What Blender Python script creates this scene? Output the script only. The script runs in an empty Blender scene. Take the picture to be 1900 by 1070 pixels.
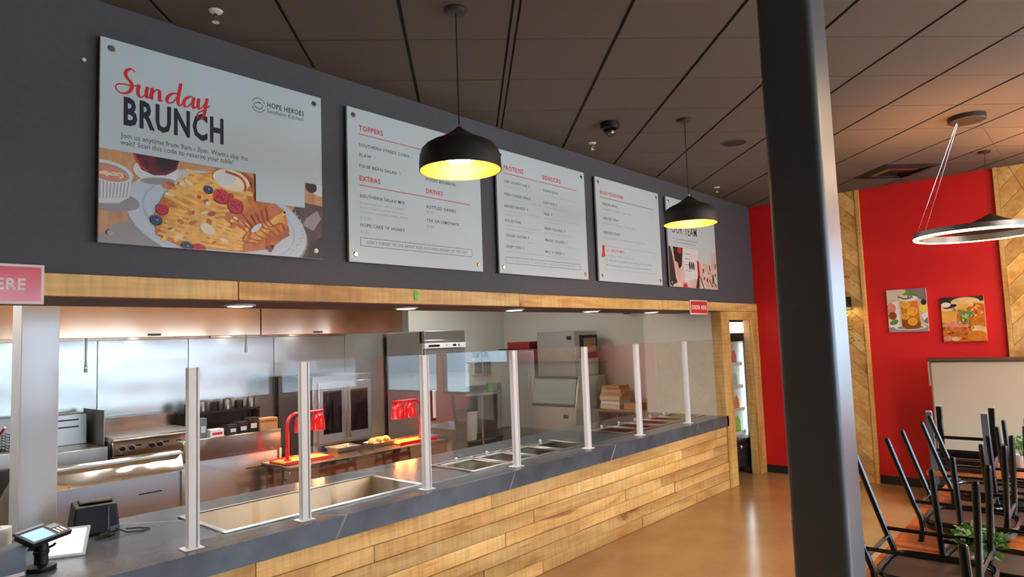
import bpy, bmesh, math, random
from mathutils import Matrix, Vector
PI = math.pi
random.seed(11)
scene = bpy.context.scene
COL = scene.collection
H = 3.677                      # ceiling height

# ---------------------------------------------------------------- camera
CAM = Vector((-9.287, -3.611, 1.92))
yaw, pitch, roll, FPX = math.radians(41.145), math.radians(4.462), math.radians(-2.089), 1240.17
fwd = Vector((math.cos(yaw)*math.cos(pitch), math.sin(yaw)*math.cos(pitch), math.sin(pitch)))
rt0 = Vector((math.sin(yaw), -math.cos(yaw), 0)); up0 = rt0.cross(fwd)
RT = math.cos(roll)*rt0 + math.sin(roll)*up0
UP = -math.sin(roll)*rt0 + math.cos(roll)*up0
cd = bpy.data.cameras.new('camera'); cam = bpy.data.objects.new('camera', cd); COL.objects.link(cam)
cd.sensor_width = 36; cd.lens = FPX/1900*36; cd.clip_start = .05; cd.clip_end = 200
cam.matrix_world = Matrix(((RT.x, UP.x, -fwd.x, CAM.x), (RT.y, UP.y, -fwd.y, CAM.y), (RT.z, UP.z, -fwd.z, CAM.z), (0, 0, 0, 1)))
scene.camera = cam
def in_view(p, margin=120):
    d = Vector(p)-CAM; z = d.dot(fwd)
    if z < .2: return False
    x = 950+FPX*d.dot(RT)/z; y = 535-FPX*d.dot(UP)/z
    return -margin < x < 1900+margin and -margin < y < 1070+margin

# ---------------------------------------------------------------- world and exposure
SKY = 29.0
w = bpy.data.worlds.new('overcast_sky'); scene.world = w; w.use_nodes = True
bg = w.node_tree.nodes['Background']; bg.inputs[0].default_value = (.66, .83, 1, 1); bg.inputs[1].default_value = SKY
vs = scene.view_settings
vs.view_transform = 'Standard'; vs.look = 'None'; vs.gamma = 1; vs.use_curve_mapping = False; vs.exposure = 0.68
scene.cycles.max_bounces = 8; scene.cycles.transparent_max_bounces = 12
scene.cycles.sample_clamp_indirect = 4
WINDOWS = [(-8.45+i*2.05, -8.45+i*2.05+1.9) for i in range(4)]
WZ0, WZ1, FRONT_Y = 1.0, 2.95, -8.5
SIDE_WINDOWS = [(-8.2, -6.45), (-6.3, -4.5)]; SZ0, SZ1 = .9, 2.9
def portal(loc, d, sx, sy):                      # portals: guide the sky's light through the window openings
    L = bpy.data.lights.new('window_portal', 'AREA'); L.shape = 'RECTANGLE'; L.size = sx; L.size_y = sy; L.cycles.is_portal = True
    lo = bpy.data.objects.new('window_portal', L); COL.objects.link(lo)
    lo.location = loc; lo.rotation_euler = Vector(d).to_track_quat('-Z', 'Y').to_euler()
for (x0, x1) in WINDOWS: portal(((x0+x1)/2, FRONT_Y-.06, (WZ0+WZ1)/2), (0, 1, 0), x1-x0, WZ1-WZ0)
for (y0, y1) in SIDE_WINDOWS: portal((.06, (y0+y1)/2, (SZ0+SZ1)/2), (-1, 0, 0), y1-y0, SZ1-SZ0)

# ---------------------------------------------------------------- materials
MATS = {}
def _nt(name):
    m = bpy.data.materials.new(name); m.use_nodes = True
    nt = m.node_tree; b = nt.nodes['Principled BSDF']
    MATS[name] = m
    return m, nt, b
def lin(c):
    return tuple((x/12.92 if x <= .04045 else ((x+.055)/1.055)**2.4) for x in c)
def rgb(r, g, b): return lin((r/255, g/255, b/255))
def mat(name, col, rough=.5, metal=0, var=0, scale=6, bump=0, bscale=60, emit=None, estr=0, spec=.5, stretch=None, coat=0):
    m, nt, b = _nt(name)
    b.inputs['Base Color'].default_value = (*col, 1); b.inputs['Roughness'].default_value = rough
    b.inputs['Metallic'].default_value = metal; b.inputs['Specular IOR Level'].default_value = spec
    b.inputs['Coat Weight'].default_value = coat
    tc = nt.nodes.new('ShaderNodeTexCoord'); mp = nt.nodes.new('ShaderNodeMapping')
    nt.links.new(tc.outputs['Object'], mp.inputs[0])
    if stretch: mp.inputs['Scale'].default_value = stretch
    if var:
        n = nt.nodes.new('ShaderNodeTexNoise'); n.inputs['Scale'].default_value = scale; n.inputs['Detail'].default_value = 4
        nt.links.new(mp.outputs[0], n.inputs['Vector'])
        r = nt.nodes.new('ShaderNodeValToRGB')
        r.color_ramp.elements[0].position = .3; r.color_ramp.elements[1].position = .7
        r.color_ramp.elements[0].color = (*[max(0, c*(1-var)) for c in col], 1)
        r.color_ramp.elements[1].color = (*[min(1, c*(1+var)) for c in col], 1)
        nt.links.new(n.outputs[0], r.inputs[0]); nt.links.new(r.outputs[0], b.inputs['Base Color'])
    if bump:
        n = nt.nodes.new('ShaderNodeTexNoise'); n.inputs['Scale'].default_value = bscale; n.inputs['Detail'].default_value = 3
        nt.links.new(mp.outputs[0], n.inputs['Vector'])
        bp = nt.nodes.new('ShaderNodeBump'); bp.inputs['Strength'].default_value = bump; bp.inputs['Distance'].default_value = .01
        nt.links.new(n.outputs[0], bp.inputs['Height']); nt.links.new(bp.outputs[0], b.inputs['Normal'])
    if emit:
        b.inputs['Emission Color'].default_value = (*emit, 1); b.inputs['Emission Strength'].default_value = estr
    return m
def wood(name, c0, c1, c2, axis='x', rough=.55, knots=True, grain=1.0):
    """rough-sawn boards: patchy tone, long grain, saw marks across, brown knots; each board shifted by its own random"""
    m, nt, b = _nt(name); N = nt.nodes.new; Lk = nt.links.new
    AX = {'x': 0, 'y': 1, 'z': 2, 'd': None}[axis]
    def scl(along, across):
        v = [across]*3
        if AX is None: v = [(along+across)/2]*3
        else: v[AX] = along
        return v
    tc = N('ShaderNodeTexCoord'); oi = N('ShaderNodeObjectInfo')
    mul = N('ShaderNodeVectorMath'); mul.operation = 'SCALE'; mul.inputs[0].default_value = (37, 53, 71); Lk(oi.outputs['Random'], mul.inputs['Scale'])
    add = N('ShaderNodeVectorMath'); Lk(tc.outputs['Object'], add.inputs[0]); Lk(mul.outputs[0], add.inputs[1])
    def noise(along, across, detail, dist=0, sc=1.0):
        mp = N('ShaderNodeMapping'); mp.inputs['Scale'].default_value = scl(along, across); Lk(add.outputs[0], mp.inputs[0])
        n = N('ShaderNodeTexNoise'); n.inputs['Scale'].default_value = sc; n.inputs['Detail'].default_value = detail; n.inputs['Distortion'].default_value = dist; Lk(mp.outputs[0], n.inputs['Vector']); return n
    n1 = noise(1.1, 7, 5, .8, grain)
    r = N('ShaderNodeValToRGB'); e = r.color_ramp.elements; e[0].position = .30; e[0].color = (*c2, 1); e[1].position = .66; e[1].color = (*c0, 1); k = e.new(.46); k.color = (*c1, 1)
    Lk(n1.outputs[0], r.inputs[0])
    def rng(src, a0, a1, b0, b1):
        q = N('ShaderNodeMapRange'); q.inputs[1].default_value = a0; q.inputs[2].default_value = a1; q.inputs[3].default_value = b0; q.inputs[4].default_value = b1; Lk(src, q.inputs[0]); return q.outputs[0]
    ng = noise(2.5, 60, 4); ns = noise(38, 3, 2)
    f1 = rng(ng.outputs[0], .3, .7, .90, 1.05); f2 = rng(ns.outputs[0], .34, .60, .86, 1.03); f3 = rng(oi.outputs['Random'], 0, 1, .74, 1.14)
    m1 = N('ShaderNodeMath'); m1.operation = 'MULTIPLY'; Lk(f1, m1.inputs[0]); Lk(f2, m1.inputs[1])
    m2 = N('ShaderNodeMath'); m2.operation = 'MULTIPLY'; Lk(m1.outputs[0], m2.inputs[0]); Lk(f3, m2.inputs[1])
    mx = N('ShaderNodeMix'); mx.data_type = 'RGBA'; mx.blend_type = 'MULTIPLY'; mx.inputs[0].default_value = 1
    Lk(r.outputs[0], mx.inputs[6]); Lk(m2.outputs[0], mx.inputs[7]); out = mx.outputs[2]
    if knots:
        for (al, ac, p0, p1, colr) in ((1.5, 9, .67, .72, (.55, .28, .12, 1)), (.9, 4, .60, .72, (.86, .62, .36, 1))):
            n3 = noise(al, ac, 3, .5)
            r3 = N('ShaderNodeValToRGB'); r3.color_ramp.elements[0].position = p0; r3.color_ramp.elements[0].color = (0, 0, 0, 1); r3.color_ramp.elements[1].position = p1; r3.color_ramp.elements[1].color = (.9, .9, .9, 1); Lk(n3.outputs[0], r3.inputs[0])
            mk = N('ShaderNodeMix'); mk.data_type = 'RGBA'; mk.blend_type = 'MULTIPLY'; Lk(r3.outputs[0], mk.inputs[0]); Lk(out, mk.inputs[6]); mk.inputs[7].default_value = colr; out = mk.outputs[2]
    Lk(out, b.inputs['Base Color']); b.inputs['Roughness'].default_value = rough
    bp = N('ShaderNodeBump'); bp.inputs['Strength'].default_value = .3; bp.inputs['Distance'].default_value = .003
    Lk(ns.outputs[0], bp.inputs['Height']); Lk(bp.outputs[0], b.inputs['Normal'])
    return m
def steel(name, col=(.62, .62, .60), rough=.24, wave=.35, wscale=1.2, axis=(1, 1, 14), wst=(1, 1, 1)):
    """brushed sheet steel, slightly oil-canned"""
    m, nt, b = _nt(name); N = nt.nodes.new; Lk = nt.links.new
    b.inputs['Base Color'].default_value = (*col, 1); b.inputs['Metallic'].default_value = 1
    tc = N('ShaderNodeTexCoord'); mp = N('ShaderNodeMapping'); mp.inputs['Scale'].default_value = axis; Lk(tc.outputs['Object'], mp.inputs[0])
    n = N('ShaderNodeTexNoise'); n.inputs['Scale'].default_value = 9; n.inputs['Detail'].default_value = 5; Lk(mp.outputs[0], n.inputs['Vector'])
    mr = N('ShaderNodeMapRange'); mr.inputs[3].default_value = rough*.9; mr.inputs[4].default_value = rough*1.12; Lk(n.outputs[0], mr.inputs[0]); Lk(mr.outputs[0], b.inputs['Roughness'])
    n2 = N('ShaderNodeTexNoise'); n2.inputs['Scale'].default_value = wscale; n2.inputs['Detail'].default_value = 1
    mw = N('ShaderNodeMapping'); mw.inputs['Scale'].default_value = wst; Lk(tc.outputs['Object'], mw.inputs[0]); Lk(mw.outputs[0], n2.inputs['Vector'])
    bp = N('ShaderNodeBump'); bp.inputs['Strength'].default_value = wave; bp.inputs['Distance'].default_value = .05
    Lk(n2.outputs[0], bp.inputs['Height']); Lk(bp.outputs[0], b.inputs['Normal'])
    return m
def glass(name, tint=(.93, .95, .95), ior=1.5, rough=0.0, boost=1.0):
    """thin clear sheet: lets light through, mirrors by Fresnel"""
    m = bpy.data.materials.new(name); m.use_nodes = True; nt = m.node_tree; nt.nodes.clear(); MATS[name] = m
    N = nt.nodes.new; Lk = nt.links.new
    o = N('ShaderNodeOutputMaterial'); mx = N('ShaderNodeMixShader'); t = N('ShaderNodeBsdfTransparent'); g = N('ShaderNodeBsdfGlossy'); f = N('ShaderNodeLayerWeight')
    f.inputs[0].default_value = .5; t.inputs[0].default_value = (*tint, 1); g.inputs[0].default_value = (1, 1, 1, 1); g.inputs['Roughness'].default_value = rough
    pw_ = N('ShaderNodeMath'); pw_.operation = 'POWER'; pw_.inputs[1].default_value = 3.4; Lk(f.outputs['Facing'], pw_.inputs[0])
    mm = N('ShaderNodeMath'); mm.operation = 'MULTIPLY_ADD'; mm.inputs[1].default_value = .95*boost; mm.inputs[2].default_value = .018*boost; mm.use_clamp = True
    Lk(pw_.outputs[0], mm.inputs[0]); Lk(mm.outputs[0], mx.inputs[0]); Lk(t.outputs[0], mx.inputs[1]); Lk(g.outputs[0], mx.inputs[2]); Lk(mx.outputs[0], o.inputs[0])
    return m
def emission(name, col, s):
    return mat(name, col, .5, emit=col, estr=s)

mat('wall_dark', rgb(76, 74, 78), .75, var=.06, scale=30, bump=.04, bscale=250)
mat('soffit_brown', rgb(92, 62, 56), .7)
mat('wall_red', rgb(206, 14, 16), .55, var=.03, scale=3)
mat('wall_white', rgb(222, 219, 206), .55, var=.02, scale=2)
mat('frp_white', rgb(214, 215, 205), .35, var=.02, scale=2, bump=.03, bscale=120)
mat('ceiling_tile', rgb(90, 80, 74), .85, var=.12, scale=120, bump=.25, bscale=220)
mat('ceiling_gap', rgb(24, 22, 21), .8)
mat('black_trim', rgb(26, 25, 25), .5)
mat('kitchen_ceiling', rgb(225, 225, 220), .8)
# polished concrete
m, nt, b = _nt('concrete')
N = nt.nodes.new; Lk = nt.links.new
tc = N('ShaderNodeTexCoord'); n = N('ShaderNodeTexNoise'); n.inputs['Scale'].default_value = .9; n.inputs['Detail'].default_value = 8; n.inputs['Roughness'].default_value = .6
Lk(tc.outputs['Object'], n.inputs['Vector'])
r = N('ShaderNodeValToRGB'); r.color_ramp.elements[0].position = .3; r.color_ramp.elements[0].color = (*rgb(154, 116, 74), 1); r.color_ramp.elements[1].position = .72; r.color_ramp.elements[1].color = (*rgb(188, 150, 102), 1)
Lk(n.outputs[0], r.inputs[0]); Lk(r.outputs[0], b.inputs['Base Color'])
n2 = N('ShaderNodeTexNoise'); n2.inputs['Scale'].default_value = 14; n2.inputs['Detail'].default_value = 6; Lk(tc.outputs['Object'], n2.inputs['Vector'])
mr = N('ShaderNodeMapRange'); mr.inputs[3].default_value = .10; mr.inputs[4].default_value = .26; Lk(n2.outputs[0], mr.inputs[0]); Lk(mr.outputs[0], b.inputs['Roughness'])
b.inputs['Specular IOR Level'].default_value = .6
# veined dark stone
m, nt, b = _nt('soapstone')
N = nt.nodes.new; Lk = nt.links.new
tc = N('ShaderNodeTexCoord'); mp = N('ShaderNodeMapping'); mp.inputs['Rotation'].default_value = (0, -.62, -.55); Lk(tc.outputs['Object'], mp.inputs[0])
wv = N('ShaderNodeTexWave'); wv.inputs['Scale'].default_value = .27; wv.inputs['Distortion'].default_value = 3.2; wv.inputs['Detail'].default_value = 2.5; wv.inputs['Detail Scale'].default_value = .9; Lk(mp.outputs[0], wv.inputs['Vector'])
rv = N('ShaderNodeMapRange'); rv.inputs[1].default_value = .99965; rv.inputs[2].default_value = .99995; rv.inputs[3].default_value = 0; rv.inputs[4].default_value = .75; Lk(wv.outputs['Fac'], rv.inputs[0])
nm = N('ShaderNodeTexNoise'); nm.inputs['Scale'].default_value = 2.2; Lk(tc.outputs['Object'], nm.inputs['Vector']); rm = N('ShaderNodeMapRange'); rm.inputs[1].default_value = .38; rm.inputs[2].default_value = .55; Lk(nm.outputs[0], rm.inputs[0])
vm = N('ShaderNodeMath'); vm.operation = 'MULTIPLY'; Lk(rv.outputs[0], vm.inputs[0]); Lk(rm.outputs[0], vm.inputs[1])
mx = N('ShaderNodeMix'); mx.data_type = 'RGBA'; Lk(vm.outputs[0], mx.inputs[0])
n3 = N('ShaderNodeTexNoise'); n3.inputs['Scale'].default_value = 5; n3.inputs['Detail'].default_value = 6; Lk(tc.outputs['Object'], n3.inputs['Vector'])
r3 = N('ShaderNodeValToRGB'); r3.color_ramp.elements[0].position = .35; r3.color_ramp.elements[1].position = .65; r3.color_ramp.elements[0].color = (*rgb(70, 74, 80), 1); r3.color_ramp.elements[1].color = (*rgb(88, 93, 100), 1); Lk(n3.outputs[0], r3.inputs[0])
Lk(r3.outputs[0], mx.inputs[6]); mx.inputs[7].default_value = (*rgb(176, 178, 176), 1)
Lk(mx.outputs[2], b.inputs['Base Color']); b.inputs['Roughness'].default_value = .22; b.inputs['Specular IOR Level'].default_value = .28
for ax in 'xyzd':
    wood('plank_'+ax, rgb(232, 190, 118), rgb(216, 166, 92), rgb(184, 130, 64), ax)
wood('table_wood', rgb(206, 122, 66), rgb(182, 98, 46), rgb(140, 70, 30), 'y', .25, knots=False)
steel('steel_wall', (.52, .525, .495), .25, .42, 1.0, (1, 1, 14), (.6, 1, 1.8))
steel('steel', (.55, .55, .535), .33, .05, 2)
steel('steel_wavy', (.72, .72, .70), .16, .5, 3.2)
steel('steel_satin', (.62, .64, .67), .33, .1, 2)
steel('steel_warm_reflect', (.52, .36, .26), .17, .9, 1.6, (14, 1, 1), (1, 1, .25))  # orange-brown base colour stands in for warm reflections on the steel
steel('steel_soft', (.68, .68, .66), .52, .08, 2)
steel('steel_dark', (.32, .31, .29), .3, .2, 2)
steel('steel_well', (.33, .285, .215), .34, .04, 3)
mat('chrome', (.8, .8, .8), .12, 1)
mat('alu_post', rgb(243, 247, 251), .35)
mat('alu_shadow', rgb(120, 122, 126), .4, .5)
mat('black_steel', rgb(70, 72, 76), .36, spec=.7, var=.05, scale=40, bump=.05, bscale=200)
mat('chair_black', rgb(14, 14, 15), .24, .0, spec=.45)
mat('chair_ply', rgb(62, 46, 37), .4)
mat('chair_vinyl', rgb(26, 23, 22), .42, bump=.05, bscale=180)
mat('chair_lit_grey', rgb(86, 98, 112), .38, .1)  # light falling on the chair legs, painted in as blue-grey
mat('glide', rgb(190, 190, 186), .4)
mat('black_plastic', rgb(17, 17, 19), .5, spec=.35)
mat('grey_plastic', rgb(92, 102, 112), .4)
mat('white_plastic', rgb(232, 234, 234), .35)
mat('white_paint', rgb(226, 230, 236), .16, spec=.8)
mat('board_white', rgb(200, 212, 214), .45)
mat('board_edge', rgb(24, 28, 58), .4)
mat('ink_red', rgb(208, 34, 40), .5)
mat('ink_navy', rgb(22, 20, 38), .5)
mat('ink_dark', rgb(62, 64, 70), .5)
mat('ink_grey', rgb(150, 156, 158), .5)
mat('ink_pale', rgb(184, 190, 191), .5)
mat('sign_red', rgb(214, 44, 50), .18, spec=.7)
mat('sign_edge', rgb(240, 226, 224), .4)
mat('lamp_black', rgb(40, 33, 29), .5)
mat('lamp_gold', rgb(236, 168, 30), .45)
emission('bulb', (1, .78, .42), 60)
emission('downlight', (1, .96, .90), 14)
emission('led_up_added', (1, .46, .16), 150)
emission('led_ring', (1, .64, .30), 22)
emission('troffer', (1, .97, .92), 8.5)
emission('cooler_led', (.92, .98, 1), 16)
emission('cooler_sign', (.86, .86, 1), 2.2)
emission('hood_lamp', (1, .97, .9), 16)
emission('heat_bulb', (1, .36, .10), 130)
emission('screen_blue', rgb(110, 148, 255), 1.1)
emission('sconce_bulb', (1, .66, .30), 70)
emission('tablet_glow', (.93, .96, 1), .75)  # glow added to brighten the tablet's face
emission('readout', (.65, .75, .85), .7)
mat('heat_red', rgb(225, 12, 22), .2, coat=.6)
mat('green_tape', rgb(96, 190, 40), .5)
mat('green_handle', rgb(30, 140, 70), .4)
mat('green_cup', rgb(18, 130, 72), .4)
mat('banquette', rgb(172, 160, 142), .55, bump=.04, bscale=90)
mat('banquette_cap', rgb(84, 62, 48), .5)
mat('banquette_seat', rgb(66, 60, 55), .5)
mat('leaf', rgb(84, 140, 52), .5, var=.35, scale=25)
mat('leaf_pale', rgb(150, 190, 110), .5, var=.2, scale=25)
mat('pot_white', rgb(224, 218, 210), .4)
mat('soil', rgb(50, 36, 26), .9)
mat('cardboard', rgb(214, 190, 160), .7, var=.08, scale=12)
mat('kraft', rgb(190, 146, 96), .7, var=.1, scale=14)
mat('foil', (.62, .58, .53), .3, 1, bump=.6, bscale=60)
mat('bread', rgb(214, 160, 92), .7, var=.25, scale=24, bump=.3, bscale=40)
mat('red_box', rgb(132, 20, 28), .6)
mat('bag_black', rgb(26, 27, 30), .85, bump=.3, bscale=30)
mat('bin_clear', rgb(206, 200, 190), .4)
mat('lid_grey', rgb(112, 120, 116), .35)
mat('cast_iron', rgb(24, 23, 23), .6)
mat('steel_plate', rgb(206, 206, 204), .5)
mat('tray_orange_glow', rgb(230, 110, 50), .35, .2)  # heat-lamp light painted into the orange of the tray
mat('dark_stone', rgb(52, 46, 42), .2)
mat('knob_white', rgb(226, 226, 222), .35)
mat('wainscot', rgb(104, 44, 40), .5)
mat('brick_pale', rgb(160, 166, 174), .8, var=.1, scale=3)
mat('asphalt', rgb(150, 150, 146), .9, var=.1, scale=4)
mat('soda_green', rgb(110, 190, 40), .25)
mat('soda_red', rgb(190, 40, 36), .3)
mat('soda_orange', rgb(226, 130, 40), .3)
mat('water_clear', rgb(200, 216, 222), .2)
mat('cooler_liner', rgb(220, 228, 228), .35)
mat('shelf_white', rgb(236, 240, 240), .4)
glass('pane', (.965, .975, .97), 1.5, 0, 1.1)
glass('window_glass', (.93, .96, .97), 1.45)
glass('cooler_glass', (.92, .95, .96), 1.45)
glass('dome_glass', (.55, .56, .58), 1.6)
glass('oven_glass', (.40, .43, .45), 1.6, 0, 1.6)
# flat print inks of the food photographs
mat('p_wood', rgb(196, 140, 92), .5, var=.22, scale=9, stretch=(3, 1, 1))
mat('p_plate', rgb(200, 207, 214), .45, var=.05, scale=5)
mat('p_plate_rim', rgb(176, 184, 194), .45, var=.06, scale=9)
mat('p_white', rgb(226, 226, 226), .45, var=.05, scale=8)
mat('p_shadow', rgb(150, 140, 136), .5, var=.1, scale=8)
mat('p_jam', rgb(96, 20, 26), .4, var=.5, scale=22)
mat('p_jam_dark', rgb(44, 16, 30), .4, var=.4, scale=20)
mat('p_apple', rgb(214, 130, 106), .5, var=.22, scale=26)
mat('p_waffle', rgb(226, 152, 58), .5, var=.30, scale=18)
mat('p_waffle_lt', rgb(240, 180, 90), .5, var=.2, scale=22)
mat('p_waffle_dk', rgb(196, 108, 46), .5, var=.3, scale=24)
mat('p_cream', rgb(236, 222, 190), .5, var=.1, scale=14)
mat('p_caramel', rgb(178, 78, 24), .4, var=.25, scale=20)
mat('p_rasp', rgb(206, 32, 58), .4, var=.35, scale=60)
mat('p_rasp_dk', rgb(130, 14, 36), .4, var=.3, scale=60)
mat('p_blue', rgb(44, 54, 96), .4, var=.35, scale=50)
mat('p_cloth', rgb(92, 72, 68), .6, var=.3, scale=16)
mat('p_dark', rgb(46, 34, 34), .5, var=.4, scale=18)
mat('p_tea', rgb(206, 118, 24), .4, var=.28, scale=12)
mat('p_tea_dk', rgb(146, 70, 14), .4, var=.3, scale=12)
mat('p_orange', rgb(230, 156, 52), .4, var=.18, scale=16)
mat('p_lemon', rgb(238, 200, 70), .4, var=.1, scale=16)
mat('p_bg', rgb(206, 190, 160), .5, var=.18, scale=8)
mat('p_bg_dk', rgb(120, 108, 110), .5, var=.3, scale=9)
mat('p_green', rgb(84, 140, 52), .5, var=.35, scale=40)
mat('p_green_lt', rgb(150, 196, 120), .5, var=.25, scale=40)
mat('p_sauce', rgb(196, 104, 34), .45, var=.3, scale=26)
mat('p_bread', rgb(226, 186, 128), .5, var=.15, scale=14)
mat('p_bowl', rgb(226, 164, 72), .45, var=.12, scale=8)
mat('p_skin', rgb(216, 168, 146), .5, var=.08, scale=8)
mat('p_black', rgb(30, 26, 28), .5, var=.3, scale=12)
mat('p_room', rgb(214, 184, 166), .5, var=.16, scale=7)
mat('p_red', rgb(200, 36, 40), .5, var=.1, scale=8)

# ---------------------------------------------------------------- mesh builder
class MB:
    def __init__(s): s.v = []; s.f = []; s.mi = []; s.mats = []; s.M = None; s.cur = 0
    def use(s, m):
        if m not in s.mats: s.mats.append(m)
        s.cur = s.mats.index(m); return s
    def _add(s, vs, fs):
        o = len(s.v)
        if s.M is not None: vs = [tuple(s.M @ Vector(v)) for v in vs]
        s.v += [tuple(v) for v in vs]; s.f += [tuple(i+o for i in f) for f in fs]; s.mi += [s.cur]*len(fs)
        return s
    def box(s, x0, x1, y0, y1, z0, z1):
        v = [(x0, y0, z0), (x1, y0, z0), (x1, y1, z0), (x0, y1, z0), (x0, y0, z1), (x1, y0, z1), (x1, y1, z1), (x0, y1, z1)]
        return s._add(v, [(0, 3, 2, 1), (4, 5, 6, 7), (0, 1, 5, 4), (1, 2, 6, 5), (2, 3, 7, 6), (3, 0, 4, 7)])
    def hexa(s, b, t):            # two quads (bottom, top) of 4 points
        return s._add(list(b)+list(t), [(0, 3, 2, 1), (4, 5, 6, 7), (0, 1, 5, 4), (1, 2, 6, 5), (2, 3, 7, 6), (3, 0, 4, 7)])
    def prism(s, poly, axis, a, b):
        def P(u, v, w): return {'x': (w, u, v), 'y': (u, w, v), 'z': (u, v, w)}[axis]
        n = len(poly); vs = [P(u, v, a) for u, v in poly]+[P(u, v, b) for u, v in poly]
        return s._add(vs, [tuple(range(n-1, -1, -1)), tuple(range(n, 2*n))]+[(i, (i+1) % n, n+(i+1) % n, n+i) for i in range(n)])
    def cyl(s, p0, p1, r0, r1=None, n=16, caps=True):
        r1 = r0 if r1 is None else r1
        p0 = Vector(p0); p1 = Vector(p1); d = (p1-p0).normalized()
        a = Vector((1, 0, 0)) if abs(d.x) < .9 else Vector((0, 1, 0)); u = d.cross(a).normalized(); w = d.cross(u)
        vs = []
        for p, r in ((p0, r0), (p1, r1)):
            for i in range(n):
                t = 2*PI*i/n; vs.append(p+u*math.cos(t)*r+w*math.sin(t)*r)
        fs = [(i, (i+1) % n, n+(i+1) % n, n+i) for i in range(n)]
        if caps: fs += [tuple(range(n-1, -1, -1)), tuple(range(n, 2*n))]
        return s._add(vs, fs)
    def tube(s, pts, r, n=8, closed=False, caps=True):
        pts = [Vector(p) for p in pts]; m = len(pts); rr = r if isinstance(r, (list, tuple)) else [r]*m
        vs = []; prev = None
        for i, p in enumerate(pts):
            if closed: d = pts[(i+1) % m]-pts[i-1]
            else: d = pts[min(i+1, m-1)]-pts[max(i-1, 0)]
            d.normalize()
            if prev is None:
                a = Vector((0, 0, 1)) if abs(d.z) < .9 else Vector((1, 0, 0)); u = d.cross(a).normalized()
            else:
                u = (prev-d*prev.dot(d)).normalized()
            prev = u; w = d.cross(u)
            for k in range(n):
                t = 2*PI*k/n; vs.append(p+u*math.cos(t)*rr[i]+w*math.sin(t)*rr[i])
        fs = []
        for i in range(m if closed else m-1):
            j = (i+1) % m
            fs += [(i*n+k, i*n+(k+1) % n, j*n+(k+1) % n, j*n+k) for k in range(n)]
        if not closed and caps: fs += [tuple(range(n-1, -1, -1)), tuple(range((m-1)*n, m*n))]
        return s._add(vs, fs)
    def lathe(s, prof, c=(0, 0, 0), n=32, capb=False, capt=False, closed=False):
        vs = []; m = len(prof)
        for r, z in prof:
            for k in range(n):
                t = 2*PI*k/n; vs.append((c[0]+r*math.cos(t), c[1]+r*math.sin(t), c[2]+z))
        fs = []
        for i in range(m if closed else m-1):
            j = (i+1) % m
            fs += [(i*n+k, i*n+(k+1) % n, j*n+(k+1) % n, j*n+k) for k in range(n)]
        if capb: fs.append(tuple(range(n-1, -1, -1)))
        if capt: fs.append(tuple(range((m-1)*n, m*n)))
        return s._add(vs, fs)
    def sphere(s, c, r, n=12, m=8, sc=(1, 1, 1)):
        vs = []; fs = []
        for i in range(m+1):
            ph = PI*i/m
            for k in range(n):
                t = 2*PI*k/n; vs.append((c[0]+r*sc[0]*math.sin(ph)*math.cos(t), c[1]+r*sc[1]*math.sin(ph)*math.sin(t), c[2]+r*sc[2]*math.cos(ph)))
        for i in range(m): fs += [(i*n+k, i*n+(k+1) % n, (i+1)*n+(k+1) % n, (i+1)*n+k) for k in range(n)]
        return s._add(vs, fs)
    def poly(s, pts): return s._add(pts, [tuple(range(len(pts)))])
    def build(s, name, m=None, parent=None, bevel=0, seg=1, ang=40, at=None):
        me = bpy.data.meshes.new(name)
        vs = s.v
        if at is not None: vs = [(v[0]-at[0], v[1]-at[1], v[2]-at[2]) for v in vs]
        me.from_pydata(vs, [], s.f); me.update()
        ms = s.mats if s.mats else [m]
        for q in ms: me.materials.append(MATS[q])
        if s.mats: me.polygons.foreach_set('material_index', s.mi)
        if bevel:
            bm = bmesh.new(); bm.from_mesh(me)
            bmesh.ops.remove_doubles(bm, verts=bm.verts, dist=1e-6)
            es = [e for e in bm.edges if len(e.link_faces) == 2 and e.calc_face_angle(0) > .6]
            bmesh.ops.bevel(bm, geom=es, offset=bevel, segments=seg, profile=.5, affect='EDGES', clamp_overlap=True)
            bm.to_mesh(me); bm.free()
        me.polygons.foreach_set('use_smooth', [True]*len(me.polygons))
        me.set_sharp_from_angle(angle=math.radians(ang))
        o = bpy.data.objects.new(name, me); COL.objects.link(o)
        if parent is not None: o.parent = parent
        if at is not None: o.location = at
        if seg > 1 and bevel: o.modifiers.new('weighted_normals', 'WEIGHTED_NORMAL').keep_sharp = True
        return o
def tag(o, label=None, cat=None, group=None, kind=None):
    if label: o['label'] = label
    if cat: o['category'] = cat
    if group: o['group'] = group
    if kind: o['kind'] = kind
    return o
def thing(name, label, cat, loc=(0, 0, 0), rz=0, group=None):
    o = bpy.data.objects.new(name, None); COL.objects.link(o); o.empty_display_size = .1
    o.location = loc; o.rotation_euler = (0, 0, rz)
    return tag(o, label, cat, group)
def struct(o): o['kind'] = 'structure'; return o
def copy_tree(o, parent=None):
    c = o.copy(); COL.objects.link(c); c.parent = parent
    for ch in KIDS.get(o.name, list(o.children)): copy_tree(ch, c)
    return c
KIDS = {}
def B(name, m, parent, *boxes, bevel=0, at=None):
    mb = MB()
    for b_ in boxes: mb.box(*b_)
    return mb.build(name, m, parent, bevel, at=at)
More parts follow.
